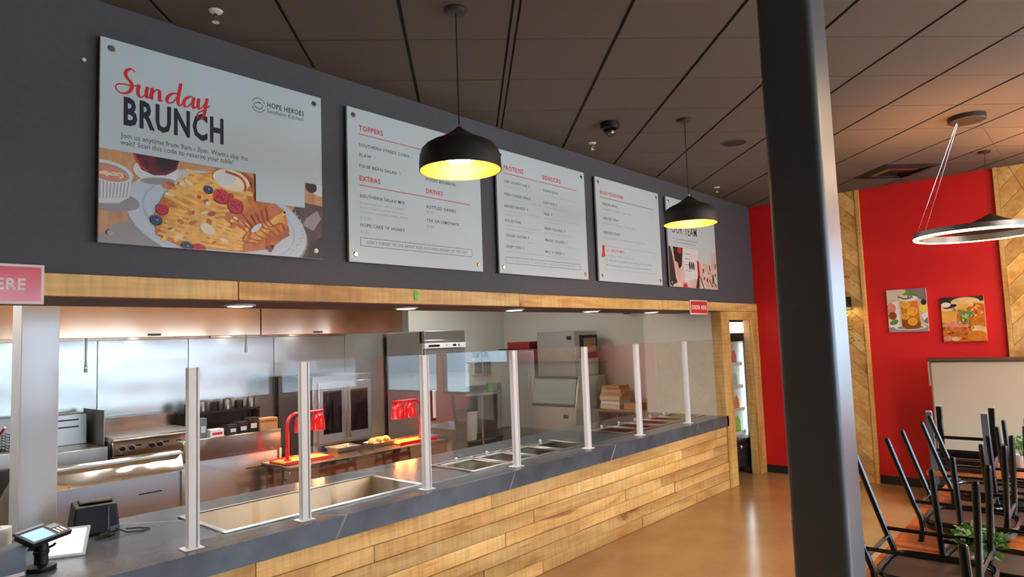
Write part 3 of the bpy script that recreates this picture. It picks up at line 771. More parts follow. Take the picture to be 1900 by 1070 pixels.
f.sh('p_cream', ell(.655, .402, .105, .058, -.1)); f.sh('p_white', ell(.62, .41, .06, .035, .2))
f.line('p_caramel', [(.62, .447), (.70, .43), (.735, .39), (.73, .35)], .014); f.line('p_caramel', [(.72, .455), (.77, .42), (.785, .37)], .018)
for k in range(7): f.line('p_caramel', [(.68+k*.03, .16+.02*k), (.74+k*.025, .12+.01*k), (.72+k*.04, .07+.02*k), (.80+k*.03, .06+.015*k)], .009)
f.line('p_caramel', [(.86, .08), (.93, .10), (1.0, .14)], .03); f.line('p_rasp_dk', [(.86, .04), (.90, .055), (.88, .02)], .018)
f.sh('p_cream', ell(.52, .115, .045, .028, -.5)); f.sh('p_white', ell(.80, .15, .04, .015, .7))
for (u, v, r_, ink) in ((.595, .306, .042, 'p_rasp'), (.675, .262, .043, 'p_rasp'), (.287, .195, .028, 'p_rasp'), (.258, .135, .026, 'p_blue'), (.523, .332, .022, 'p_blue'), (.41, .014, .026, 'p_blue'), (.475, .004, .03, 'p_rasp')):
    f.sh('p_rasp_dk' if ink == 'p_rasp' else 'p_dark', ell(u+.004, v-.004, r_*1.05, r_)); f.sh(ink, ell(u, v, r_, r_*.92))
    for q in range(16 if ink == 'p_rasp' else 1):
        a = q*2.4; f.sh(('p_rasp_dk', 'p_red')[q % 2] if ink == 'p_rasp' else 'p_plate_rim', ell(u+r_*.8*math.cos(a)*((q/16)**.5 if ink == 'p_rasp' else .3), v+r_*.72*math.sin(a)*((q/16)**.5 if ink == 'p_rasp' else .5), r_*.17, r_*.14, 0, 8))
f.sh('board_white', [(.795, .303), (1.107, .303), (1.107, .47), (.795, .47)])
f.done(t1)

# ---- 2: toppers
t2 = board(-6.77, 'white menu board headed TOPPERS and EXTRAS behind the near pendant')
p = Print()
p.text('ink_red', 'TOPPERS', .092, .880, .032, .289, .022); p.rule('ink_red', .091, .850, 1.115, .850, .005)
p.text('ink_dark', 'SOUTHERN STREET CORN', .09, .770, .021, .515, .014); p.text('ink_red', 'V', .533, .770, .016, .549)
p.text('ink_dark', 'SLAW', .09, .703, .021, .19, .014); p.text('ink_red', 'V', .206, .703, .016, .22)
p.text('ink_dark', 'FOUR BEAN SALAD', .09, .630, .021, .405, .014); p.text('ink_dark', 'V', .423, .632, .016, .438)
p.text('ink_red', 'EXTRAS', .09, .541, .032, .259, .022); p.text('ink_red', 'DRINKS', .668, .541, .031, .832, .022); p.rule('ink_red', .089, .508, 1.115, .508, .005)
p.text('ink_dark', 'HONEY BOURBON', .668, .632, .021, .962, .014)
p.text('ink_dark', 'SOUTHERN SALAD MIX', .09, .429, .021, .469, .014)
for k, s in enumerate(('Romaine, spinach, collards, mustard', 'greens, grape tomatoes, red onion,', 'cucumbers, and sharp cheddar cheese')):
    p.text('ink_grey', s, .09, .388-.030*k, .014, (.455, .46, .494)[k])
p.text('ink_grey', '$10.50', .091, .284, .019, .172); p.text('ink_dark', "HOPE CAKE 'N' HONEY", .09, .236, .021, .463, .014); p.text('ink_grey', '$1.95', .091, .194, .019, .155)
p.text('ink_dark', 'BOTTLED DRINKS', .668, .430, .021, .962, .014); p.text('ink_grey', '$2.95', .668, .390, .019, .733); p.text('ink_dark', 'TEA OR LEMONADE', .666, .332, .021, .991, .014); p.text('ink_grey', '$1.95', .665, .288, .019, .733)
p.frame('ink_dark', .089, .107, 1.12, .164, .003); p.text('ink_dark', "DON'T FORGET TO ASK ABOUT OUR SOUTHERN DESSERT OF THE DAY!", .139, .127, .018, 1.068, .002)
p.done(t2)
# ---- 3: proteins and sidekicks
t3 = board(-5.34, 'white menu board headed PROTEINS and SIDEKICKS, right of the near pendant')
p = Print()
p.text('ink_red', 'PROTEINS', .09, .860, .036, .337, .02); p.text('ink_red', 'SIDEKICKS', .596, .860, .034, .86, .02); p.rule('ink_red', .084, .826, 1.10, .826, .005)
for (s, v, u1, dl) in (('LOW COUNTRY RIBS  F', .752, .416, (.468,)), ('FRIED CHICKEN WINGS', .646, .423, (.57,)), ('BRAISED BRISKET  F', .548, .385, (.53, .289)), ('PULLED PORK', .427, .289, (.53, .46)), ('GRILLED CHICKEN  F', .306, .383, (.46,)), ('CRISPY TOFU  V', .213, .312, (.57,))):
    p.text('ink_dark', s, .086, v, .021, u1, .014)
    for k, d in enumerate(dl): p.words('ink_pale', .086, v-.036-.03*k, d, .014)
for (s, v, u1, dl) in (("HOPPIN' JOHN", .750, .813, (1.09,)), ('DIRTY RICE  F', .642, .796, (.95,)), ('FRIES  F', .542, .718, (1.11, .85)), ('FRESH COLLARDS  F', .414, .896, (1.02,)), ('BRAISED COLLARDS  F', .311, .925, (1.06,)), ("MAC 'N' CHEESE  F", .208, .871, (1.08,))):
    p.text('ink_dark', s, .601, v, .021, u1, .014)
    for k, d in enumerate(dl): p.words('ink_pale', .601, v-.036-.03*k, d, .014)
p.frame('ink_dark', .078, .085, 1.113, .138, .003); p.text('ink_grey', 'V  VEGETARIAN   F  ADDITIONAL CHARGE FOR PREMIUM ITEM', .163, .103, .017, 1.019)
p.done(t3)
# ---- 4: build your own
t4 = board(-3.92, 'white menu board headed BUILD YOUR OWN with a small red ribbon')
p = Print()
p.text('ink_red', 'BUILD YOUR OWN', .079, .860, .033, .503, .02); p.rule('ink_dark', .074, .824, 1.103, .824, .005)
for (a, v, u1, d, e) in (('HEROES BOWL', .753, .396, '2 Sidekicks, 1 Protein, 1 Hope Cake', .64), ('HEROES TRAY', .611, .395, '2 Sidekicks, 2 Proteins, 2 Hope Cakes', .716), ('HEROES FEAST', .470, .413, '3 Large Sidekicks, 3 Large Proteins, 6 Hope Cakes', .911)):
    p.text('ink_dark', a, .112, v, .024, u1, .014); p.text('ink_grey', d, .114, v-.047, .018, e); p.words('ink_pale', 1.03, v-.04, 1.08, .016)
p.frame('ink_grey', .105, .116, 1.112, .349, .003); p.text('ink_red', "LIL' HEROES MEAL", .150, .297, .024, .482, .006); p.words('ink_pale', 1.05, .29, 1.09, .016)
p.text('ink_grey', '1 Sidekick, 1 Protein, 1 Hope Cake', .14, .250, .017, .663); p.words('ink_grey', .134, .202, 1.02, .016); p.words('ink_grey', .136, .153, .974, .016)
q = MB(); p.one.append(('ribbon_mark', 'ink_red', q)); q.poly([(u, -.019, v) for u, v in ((.075, .352), (.118, .352), (.112, .30), (.122, .235), (.10, .245), (.088, .232), (.052, .238), (.07, .29))])
p.done(t4)
# ---- 5: team poster
t5 = board(-2.505, 'white OUR TEAM board behind the far pendant, with a restaurant photograph', 'team_board')
p = Print()
p.text('ink_navy', 'OUR TEAM', .094, .618, .10, .727, .002)
p.words('ink_grey', .116, .547, .722, .018); p.words('ink_grey', .113, .508, .667, .018)
p.done(t5)
f = Photo(.001, BW-.001, .001, .458, lambda u, v, d: (u, -.0183-d, v))
f.sh('p_room', [(0, 0), (BW, 0), (BW, .458), (0, .458)])
f.sh('p_white', [(.3, .458), (.75, .458), (.72, .12), (.36, .06)])
for v in (.40, .34, .27, .20): f.line('p_shadow', [(.38, v), (.52, v-.006)], .008, False)
f.sh('p_dark', [(0, .02), (.06, 0), (.14, .12), (.09, .34), (.04, .458), (0, .458)])
f.sh('p_black', [(.10, .458), (.345, .458), (.30, .25), (.22, .20), (.15, .24), (.12, .36)])
f.sh('p_skin', [(.12, .30), (.20, .28), (.27, .10), (.255, .05), (.20, .10)])
f.sh('p_red', ell(.26, .425, .05, .038)); f.sh('p_black', [(.0, .06), (.12, .14), (.17, .05), (.06, .02)])
for k in range(3): f.sh('p_black', ell(.50+k*.05, .26, .02, .05, .1))
f.sh('p_red', [(.69, .335), (.745, .32), (.755, .13), (.70, .12)]); f.sh('p_dark', [(.63, .0), (.70, .16), (.74, .15), (.72, 0)])
f.line('p_dark', [(.76, .14), (.85, .0)], .02, False)
for k in range(14): f.sh(rr.choice(['p_shadow', 'p_cloth', 'p_dark', 'p_red', 'p_skin']), ell(rr.uniform(.85, 1.2), rr.uniform(.08, .42), rr.uniform(.012, .03), rr.uniform(.02, .05), rr.uniform(-.3, .3), 8))
f.line('p_dark', [(1.0, .12), (1.08, .03), (1.12, .05)], .016, False); f.line('p_dark', [(1.13, .10), (1.2, .02)], .016, False)
f.sh('p_red', [(.3, 0), (.42, 0), (.40, .04), (.33, .055)])
f.sh('board_white', [(.748, .305), (1.09, .305), (1.09, .47), (.748, .47)])
f.done(t5)

# ---- two canvas prints on the red wall
def canvas(y0, z0, wd, hg, label):
    t = thing('canvas_print', label, 'picture', (0, y0, z0), group='canvas prints on the red wall')
    B('canvas', 'p_bg', t, (-.03, -.001, -wd, 0, 0, hg), bevel=.002)
    return t, Photo(.0, wd, .0, hg, lambda u, v, d: (-.0302-d, -u, v))
t, f = canvas(-1.66, 1.853, .42, .517, 'canvas print of a glass of iced tea with orange slices')
f.sh('p_bg', [(0, 0), (.42, 0), (.42, .517), (0, .517)]); f.sh('p_bg_dk', [(.20, .517), (.42, .517), (.42, .36), (.33, .40), (.24, .41)]); f.sh('p_white', [(.0, .35), (.12, .38), (.13, .05), (.02, .02)])
f.sh('p_apple', ell(.04, .29, .05, .07)); f.sh('p_tea_dk', ell(.05, .20, .045, .05)); f.sh('p_green', ell(.06, .12, .05, .03, .4)); f.sh('p_shadow', [(0, 0), (.42, 0), (.42, .07), (.0, .06)])
f.sh('p_white', ell(.23, .055, .17, .035)); f.sh('p_shadow', ell(.23, .052, .14, .025))
f.sh('p_tea', [(.145, .37), (.325, .37), (.345, .06), (.31, .035), (.19, .035), (.145, .07)]); f.sh('p_tea_dk', [(.145, .15), (.34, .12), (.345, .06), (.31, .035), (.19, .035), (.145, .07)])
for (u, v, r_) in ((.195, .325, .045), (.265, .245, .055), (.19, .19, .04), (.26, .12, .05)): f.sh('p_lemon', ell(u, v, r_, r_*.9)); f.sh('p_orange', ell(u, v, r_*.86, r_*.76))
f.sh('p_white', ell(.235, .40, .10, .035)); f.line('p_bg_dk', [(.12, .43), (.20, .40), (.28, .42)], .022)
for k in range(7): f.sh('p_green', ell(.20+.02*k, .455+.02*math.sin(k*2), .03, .011, k*.5, 10))
f.sh('p_lemon', ell(.38, .275, .04, .05, .3)); f.sh('p_dark', ell(.39, .35, .03, .035)); f.sh('p_white', [(.355, .20), (.42, .23), (.42, .10), (.37, .15)]); f.sh('p_bg_dk', [(.37, .12), (.42, .17), (.42, .09)])
f.done(t)
t, f = canvas(-2.222, 1.722, .418, .517, 'canvas print of stew, herbs and bread bowls, right-hand of the pair')
f.sh('p_sauce', [(0, 0), (.42, 0), (.42, .517), (0, .517)]); f.sh('p_dark', [(0, .44), (.42, .44), (.42, .517), (0, .517)])
f.sh('p_bread', ell(.24, .455, .14, .055)); f.sh('p_bowl', [(.13, .43), (.27, .43), (.26, .36), (.20, .34), (.14, .37)]); f.sh('p_bread', [(.29, .45), (.42, .46), (.42, .42), (.30, .41)])
f.sh('p_bowl', [(0, .38), (.17, .41), (.14, .24), (.10, .22), (0, .22)]); f.sh('p_bread', ell(.075, .40, .10, .04, .2)); f.sh('p_dark', ell(.09, .41, .07, .024, .2)); f.sh('p_white', ell(.05, .43, .045, .03))
f.sh('p_sauce', ell(.36, .36, .08, .075)); 
for k in range(12): f.sh(rr.choice(['p_apple', 'p_waffle_lt', 'p_tea_dk']), ell(rr.uniform(.30, .41), rr.uniform(.29, .42), .022, .010, rr.uniform(0, 3), 8))
f.sh('p_apple', [(0, .20), (.12, .24), (.24, .20), (.28, .16), (.1, .17), (0, .17)])
for k in range(46): f.sh(rr.choice(['p_sauce', 'p_tea_dk', 'p_tea', 'p_waffle']), ell(rr.uniform(0, .36), rr.uniform(.01, .18), rr.uniform(.01, .03), rr.uniform(.006, .014), rr.uniform(-.6, .6), 8))
f.sh('p_tea', ell(.37, .22, .10, .07)); f.sh('p_bread', ell(.38, .12, .11, .05, -.35)); f.sh('p_tea', ell(.33, .06, .10, .06))
for k in range(44): f.sh(rr.choice(['p_green', 'p_green_lt', 'p_green']), ell(.235+rr.gauss(0, .045), .30+rr.gauss(0, .042), rr.uniform(.012, .026), rr.uniform(.006, .012), rr.uniform(0, 3), 8))
f.sh('p_apple', ell(.05, .04, .05, .03)); f.sh('p_bread', ell(.12, .03, .04, .025))
f.done(t)
# ================================================================ LIGHT FITTINGS AND CEILING FIXTURES
def pendant(x, y, label):
    t = thing('pendant_lamp', label, 'pendant lamp', (x, y, 2.81), group='black dome pendants over the counter front')
    out = [(.011, .232), (.016, .226), (.030, .214), (.075, .183), (.115, .163), (.150, .148), (.178, .132), (.198, .110), (.208, .084), (.212, .05), (.214, 0)]
    inn = [(.208, 0), (.206, .05), (.202, .082), (.192, .106), (.173, .126), (.146, .141), (.11, .156), (.07, .176), (.02, .205)]
    mb = MB(); mb.lathe(out+[(.208, 0)], n=56); sh = mb.build('shade', 'lamp_black', t)
    mb = MB(); mb.lathe(inn, n=48); mb.build('shade_lining', 'lamp_gold', sh)
    mb = MB(); mb.sphere((0, 0, .082), .09, 24, 12, (1, 1, .5)); mb.cyl((0, 0, .12), (0, 0, .19), .022, n=14); mb.build('bulb', 'bulb', t)
    mb = MB(); mb.cyl((0, 0, .23), (0, 0, .245), .009, n=12); mb.build('cord_grip', 'chrome', t)
    mb = MB(); mb.cyl((0, 0, .244), (0, 0, H-2.81-.02), .0035, n=8); mb.build('cord', 'black_plastic', t)
    mb = MB(); mb.lathe([(.0005, -.022), (.05, -.02), (.062, -.008), (.062, 0), (.0005, 0)], n=32); o = mb.build('canopy', 'lamp_black', t); o.location.z = H-2.81
pendant(-6.877, -1.18, 'black dome pendant with glowing gold lining, the larger and nearer one')
pendant(-9.48, -1.18, 'black dome pendant with glowing gold lining, extra one added out of view')  # extra pendant added out of view to help light the room
pendant(-4.278, -1.18, 'black dome pendant with glowing gold lining, farther one before the team board')

def ring_lamp(x, y, z, R_, label, tilt=(0, 0)):
    t = thing('ring_chandelier', label, 'chandelier', (x, y, z), group='ring chandeliers over the dining tables')
    mb = MB(); mb.lathe([(R_-.040, .055), (R_-.040, .002), (R_-.035, 0), (R_-.004, 0), (R_, .004), (R_, .055), (R_-.006, .055), (R_-.008, .03), (R_-.034, .03), (R_-.036, .055)], n=72, closed=True); rg = mb.build('ring', 'steel_dark', t)
    mb = MB(); mb.lathe([(R_-.028, -.004), (R_-.002, -.004), (R_+.003, .002), (R_+.003, .010), (R_-.001, .011), (R_-.001, .001), (R_-.028, .001)], n=72, closed=True); mb.build('led_strip', 'led_ring', rg)
    mb = MB(); mb.lathe([(R_-.032, .031), (R_-.012, .031)], n=72); mb.build('added_up_light', 'led_up_added', rg)  # hidden up-facing glow, added to warm the ceiling
    for a in (1.2, 1.55, 4.6):
        px_, py_ = (R_-.012)*math.cos(a), (R_-.012)*math.sin(a)
        mb = MB(); mb.cyl((px_, py_, .05), (px_*.16, py_*.16, H-z-.03), .0022, n=6); mb.cyl((px_, py_, .05), (px_, py_, .075), .006, n=8); mb.build('cable', 'chrome', t)
    mb = MB(); mb.lathe([(.0005, -.045), (.135, -.045), (.14, -.04), (.14, 0), (.0005, 0)], n=36); o = mb.build('canopy', 'lamp_black', t); o.location.z = H-z
ring_lamp(-2.53, -2.90, 2.655, .46, 'slim glowing ring chandelier hung on three cables before the red wall')
ring_lamp(-1.32, -3.63, 3.0, .40, 'second glowing ring chandelier cut off by the right edge of the picture')
ring_lamp(-4.9, -5.0, 2.75, .46, 'glowing ring chandelier over the dining tables nearer the windows, added out of view')  # this ring and the next are unseen, added for warm light
ring_lamp(-2.2, -5.6, 2.75, .46, 'glowing ring chandelier over the far dining corner, added out of view')
t = thing('cone_pendant', 'wide black cone pendant seen behind the ring chandelier', 'pendant lamp', (-1.0, -2.86, 2.83))
mb = MB(); mb.lathe([(.01, .20), (.03, .19), (.34, .035), (.345, .02), (.335, .02), (.02, .17)], n=48); mb.build('shade', 'lamp_black', t)
mb = MB(); mb.cyl((0, 0, .19), (0, 0, H-2.83), .003, n=6); mb.build('cord', 'lamp_black', t)
mb = MB(); mb.lathe([(.0005, 0), (.055, 0), (.055, .02), (.0005, .02)], n=24); o = mb.build('canopy', 'lamp_black', t); o.location.z = H-2.83-.02

for (x, y, lb) in ((-7.75, -.30, 'white ceiling sprinkler above the brunch board'), (-4.308, -.29, 'white ceiling sprinkler next to the dome camera'), (-1.636, -.27, 'white ceiling sprinkler near the red corner')):
    t = thing('sprinkler_head', lb, 'sprinkler', (x, y, H), group='ceiling sprinklers')
    mb = MB(); mb.lathe([(.0005, -.010), (.03, -.008), (.036, 0)], n=24); mb.build('escutcheon', 'white_plastic', t)
    mb = MB(); mb.cyl((0, 0, -.006), (0, 0, -.03), .010, n=12); mb.tube([(-.009, 0, -.03), (-.014, 0, -.042), (-.009, 0, -.055), (0, 0, -.058)], .0035, 6); mb.tube([(.009, 0, -.03), (.014, 0, -.042), (.009, 0, -.055), (0, 0, -.058)], .0035, 6)
    mb.build('sprinkler_body', 'chrome', t)
    mb = MB(); mb.lathe([(.0005, -.063), (.018, -.062), (.018, -.060), (.0005, -.058)], n=20); mb.build('deflector', 'white_plastic', t)
t = thing('dome_camera', 'black dome security camera on the ceiling between the pendants', 'security camera', (-4.669, -.709, H))
mb = MB(); mb.lathe([(.0005, 0), (.078, 0), (.080, -.02), (.075, -.05), (.055, -.058)], n=32); mb.build('housing', 'black_plastic', t)
mb = MB(); mb.lathe([(.055, -.056), (.055, -.075), (.045, -.10), (.025, -.117), (.0005, -.122)], n=32); mb.build('dome', 'dome_glass', t)
mb = MB(); mb.sphere((-.005, -.01, -.08), .03, 14, 10); mb.build('lens', 'chrome', t)
t = thing('ceiling_speaker', 'flush round ceiling speaker grille, faint, near the far pendant', 'speaker', (-3.30, -1.19, H))
mb = MB(); mb.lathe([(.105, 0), (.125, 0), (.125, -.004), (.118, -.007), (.105, -.004)], n=48, closed=True); mb.build('bezel', 'ceiling_tile', t)
mb = MB(); mb.lathe([(.0005, -.002), (.106, -.003)], n=48); mb.build('grille', 'ceiling_gap', t)
t = thing('air_vent', 'square dark louvred air vent in the ceiling near the red wall', 'air vent', (-.80, -2.0, H), PI/4)
for k in range(5):
    a = .30-.055*k
    if k == 4: B('centre_plate', 'black_trim', t, (-a, a, -a, a, -.012, -.008)); break
    q = MB(); z_ = -.002-.003*k
    for ang_ in range(4):
        q.M = Matrix.Rotation(ang_*PI/2, 4, 'Z'); q.hexa([(-a, -a, z_), (a, -a, z_), (a-.04, -a+.04, z_-.022), (-a+.04, -a+.04, z_-.022)], [(-a, -a, z_+.003), (a, -a, z_+.003), (a-.04, -a+.04, z_-.019), (-a+.04, -a+.04, z_-.019)])
    q.M = None; q.build('louvre', 'steel_dark' if k == 2 else 'black_trim', t)
mb = MB(); mb.cyl((0, 0, 0), (0, -.006, 0), .009, n=12); o = mb.build('wall_screw', 'white_plastic'); o.location = (-8.257, 0, 3.357); tag(o, 'tiny white screw cap on the dark fascia left of the brunch board', 'screw')

# unseen warm cans, added to brighten the dining side
for k, (x, y) in enumerate(((-3.6, -4.6), (-4.6, -6.9), (-1.3, -4.6), (-1.5, -7.0))):
    t = thing('added_recessed_can', 'warm recessed ceiling light over the dining side, added out of view', 'ceiling light', (x, y, H), group='added recessed dining lights')
    mb = MB(); mb.lathe([(.075, 0), (.095, 0), (.095, -.006), (.08, -.008), (.07, .0)], n=28, closed=True); mb.build('trim_ring', 'lamp_black', t)
    mb = MB(); mb.lathe([(.0005, .004), (.076, .004)], n=24); mb.build('lens', 'sconce_bulb', t)
    L = bpy.data.lights.new('added_can_lamp', 'AREA'); L.shape = 'DISK'; L.size = .14; L.energy = 38; L.color = (1, .68, .38); lo = bpy.data.objects.new('added_can_lamp', L); COL.objects.link(lo); lo.parent = t; lo.location = (0, 0, -.012)
# wall sconce with hanging greenery on the timber panel (peeps out past the column)
t = thing('wall_sconce', 'small wall sconce with trailing greenery on the timber panel beside the column', 'wall lamp', (-.045, -1.20, 2.22))
mb = MB(); mb.box(-.02, 0, -.06, .06, -.06, .10); mb.tube([(-.02, 0, .03), (-.10, 0, .05), (-.12, 0, .02)], .008, 8); mb.build('bracket', 'black_trim', t, .004)
mb = MB(); mb.lathe([(.03, .05), (.07, -.02), (.075, -.03), (.068, -.03), (.02, .045)], c=(-.12, 0, 0), n=24); mb.build('shade', 'lamp_black', t)
mb = MB(); mb.sphere((-.12, 0, -.01), .03, 12, 8); mb.build('bulb', 'sconce_bulb', t)
mb = MB(); g = random.Random(3)
for k in range(90):
    a = g.uniform(0, 2*PI); c0 = Vector((-.05+g.uniform(-.04, .03), g.uniform(-.07, .07), -.06-g.random()**1.3*.42)); u = Vector((math.cos(a), math.sin(a), g.uniform(-1, .3))).normalized()*.03; v = u.cross(Vector((.3, .2, 1))).normalized()*.011
    c0.x = min(c0.x, -.035); mb._add([c0-u*.2, c0+u*.4+v, c0+u, c0+u*.4-v], [(0, 1, 2, 3)])
mb.build('greenery', 'leaf', t)

# ================================================================ DRINKS COOLER
t = thing('drinks_cooler', 'tall black glass-door drinks cooler lit inside, built into the timber surround', 'cooler', (-.395, .12, 0))
X0, X1, D1 = -.335, .335, .70
B('cabinet', 'black_plastic', t, (X0, X0+.03, .03, D1, .12, 1.92), (X1-.03, X1, .03, D1, .12, 1.92), (X0, X1, D1-.03, D1, .12, 1.92), (X0, X1, .03, D1, .12, .45), (X0, X1, .03, D1, 1.86, 1.92), bevel=.004)
B('sign_box', 'black_plastic', t, (X0, X1, .02, .35, 1.90, 2.075), bevel=.004)
B('lit_header', 'cooler_sign', t, (X0+.02, X1-.02, .012, .02, 1.915, 2.06))
dr = MB()
for b_ in ((X0, X0+.045, 0, .03, .44, 1.88), (X1-.045, X1, 0, .03, .44, 1.88), (X0+.045, X1-.045, 0, .03, .44, .485), (X0+.045, X1-.045, 0, .03, 1.80, 1.88)): dr.box(*b_)
d = dr.build('door', 'black_plastic', t, .003)
B('door_glass', 'cooler_glass', d, (X0+.045, X1-.045, .012, .016, .485, 1.80))
B('handle', 'chrome', d, (X0+.012, X0+.03, -.03, -.012, .9, 1.3), (X0+.014, X0+.028, -.012, 0, .92, .94), (X0+.014, X0+.028, -.012, 0, 1.26, 1.28), bevel=.003)
B('liner', 'cooler_liner', t, (X0+.031, X1-.031, D1-.04, D1-.031, .45, 1.86), (X0+.031, X0+.036, .05, D1-.04, .45, 1.86), (X1-.036, X1-.031, .05, D1-.04, .45, 1.86))
for k in range(36): B('led_strip' if k == 0 else 'led_dot', 'cooler_led', t, (X1-.075, X1-.055, .05, .062, .52+k*.035, .538+k*.035))
for zz in (.55, .86, 1.17, 1.48): B('shelf', 'shelf_white', t, (X0+.04, X1-.085, .06, D1-.05, zz-.012, zz), (X0+.04, X1-.085, .05, .06, zz-.014, zz+.035))
grl = MB()
for k in range(9): grl.box(X0+.05, X1-.05, .024, .03, .15+k*.028, .165+k*.028)
grl.build('base_grille', 'black_trim', t)
B('badge', 'ink_navy', t, (.10, .20, .022, .03, .36, .42)); mb = MB(); mb.cyl((-.02, .03, .385), (-.02, .018, .385), .018, n=16); mb.build('lock_button', 'white_plastic', t)
for sx in (X0+.06, X1-.06):
    for sy in (.08, D1-.08):
        q = MB(); q.cyl((sx-.012, sy, .045), (sx+.012, sy, .045), .045, n=16); q.box(sx-.02, sx+.02, sy-.02, sy+.02, .085, .12); q.build('caster', 'steel_dark', t)
def bottle(loc, ink, label, h=.22, r_=.032, group='drinks in the cooler'):
    b_ = thing('drink_bottle', label, 'bottle', loc, group=group)
    mb = MB(); mb.lathe([(.0005, 0), (r_*.9, 0), (r_, .01), (r_, h*.58), (r_*.85, h*.68), (r_*.4, h*.86), (r_*.38, h*.93)], n=16, capt=True); mb.build('body', ink, b_)
    mb = MB(); mb.cyl((0, 0, h*.93), (0, 0, h), r_*.45, n=12); mb.build('cap', 'white_plastic', b_)
for zz, ink, lb in ((.55, 'soda_green', 'green soft drink bottle on the bottom shelf of the cooler'), (.86, 'soda_orange', 'orange soft drink bottle on the second shelf of the cooler'), (1.17, 'water_clear', 'clear water bottle on the third shelf of the cooler'), (1.48, 'soda_red', 'red soft drink bottle on the top shelf of the cooler')):
    for k in range(5): bottle((-.395+X0+.085+k*.095, .12+.11, zz), ink, lb, .21 if ink != 'soda_green' else .25)

# ================================================================ DINING FURNITURE
TABZ = .75
def table(x0, x1, y0, y1, label):
    cx, cy = (x0+x1)/2, (y0+y1)/2; a, b_ = (x1-x0)/2, (y1-y0)/2
    t = thing('dining_table', label, 'table', (cx, cy, 0), group='wooden tables in a row')
    B('table_top', 'table_wood', t, (-a, a, -b_, b_, TABZ-.04, TABZ), bevel=.006)
    mb = MB(); mb.cyl((0, 0, .03), (0, 0, TABZ-.05), .038, n=20); mb.lathe([(.0005, TABZ-.055), (.15, TABZ-.05), (.15, TABZ-.04)], n=24); mb.build('pedestal', 'black_steel', t)
    mb = MB(); mb.box(-.30, .30, -.04, .04, 0, .03); mb.box(-.04, .04, -.30, .30, 0, .03); mb.build('foot_cross', 'black_steel', t, .008)
table(-6.10, -5.20, -3.60, -2.66, 'wooden dining table with upturned chairs, nearest complete one by the black column')
table(-5.16, -4.24, -3.60, -2.66, 'wooden dining table with upturned chairs, second along the row')
table(-4.2, -3.35, -3.60, -2.66, 'wooden dining table with upturned chairs, third along the row')
table(-2.95, -2.2, -3.65, -2.46, 'orange wooden dining table with a potted plant, farthest along the row')
table(-7.25, -6.55, -4.2, -3.15, 'wooden dining table right behind the black column at the bottom edge')

def rods(mb, pts, r_, n=10):
    mb.tube(pts, r_, n); 
def make_chair(label, group):
    t = thing('dining_chair', label, 'chair', group=group)
    W, Dp = .20, .19
    mb = MB(); q = []
    for k in range(40):                       # rounded square seat
        a = 2*PI*k/40; c_, s_ = math.cos(a), math.sin(a); q.append((abs(c_)**.45*math.copysign(.205, c_), abs(s_)**.45*math.copysign(.205, s_)))
    for z_, sc in ((.445, .96), (.452, 1), (.475, 1), (.485, .93)): mb._add([(u*sc, v*sc, z_) for u, v in q], [])
    n = 40; mb.f += [tuple(range(n-1, -1, -1)), tuple(range(3*n, 4*n))]+[(r_*n+k, r_*n+(k+1) % n, (r_+1)*n+(k+1) % n, (r_+1)*n+k) for r_ in range(3) for k in range(n)]; mb.mi += [0]*(2+3*n)
    mb.build('seat', 'chair_vinyl', t, ang=50)
    mb = MB(); mb.prism([(u*.90, v*.90) for u, v in q], 'z', .441, .446); mb.build('seat_underside', 'chair_ply', t)
    mb = MB(); mb.tube([(u*1.0, v*1.0, .437) for u, v in q], .011, 8, closed=True); mb.build('seat_frame', 'chair_black', t)
    for s in (-1, 1):
        mb = MB(); mb.tube([(s*.185, .165, .445), (s*.188, .172, .425), (s*.19, .18, .39), (s*.195, .195, .014), (s*.195, .195, .004), (s*.195, .195, 0)], [.0145, .0145, .0145, .0145, .013, .007], 10); mb.build('leg', 'chair_black', t)
        mb = MB(); mb.tube([(s*.19, -.345, 0), (s*.19, -.343, .005), (s*.19, -.340, .016), (s*.19, -.235, .34), (s*.19, -.205, .42), (s*.19, -.20, .47), (s*.19, -.215, .56), (s*.19, -.275, .86), (s*.19, -.279, .88)], [.007, .013, .0145, .0145, .0145, .0145, .0145, .0145, .012], 10); mb.build('leg', 'chair_black', t)
        mb = MB(); mb.tube([(s*.192, .184, .335), (s*.19, -.238, .335)], .009, 8); mb.build('stretcher', 'chair_black', t)
    mb = MB(); mb.tube([(-.192, .182, .372), (.192, .182, .372)], .009, 8); mb.build('stretcher', 'chair_black', t)
    mb = MB(); mb.tube([(-.19, -.225, .37), (.19, -.225, .37)], .009, 8); mb.build('stretcher', 'chair_black', t)
    for k, z_ in enumerate((.60, .71, .82)):
        y_ = -.215-(z_-.56)*.2; pts = [(-.19+.38*i/8, y_-.018*math.sin(PI*i/8), z_) for i in range(9)]; mb = MB()
        for i in range(8):
            p_, p2 = pts[i], pts[i+1]
            mb.hexa([(p_[0], p_[1]-.006, z_-.024), (p2[0], p2[1]-.006, z_-.024), (p2[0], p2[1]+.006, z_-.024), (p_[0], p_[1]+.006, z_-.024)], [(p_[0], p_[1]-.016, z_+.024), (p2[0], p2[1]-.016, z_+.024), (p2[0], p2[1]-.004, z_+.024), (p_[0], p_[1]-.004, z_+.024)])
        mb.build('back_slat', 'chair_black', t)
    return t
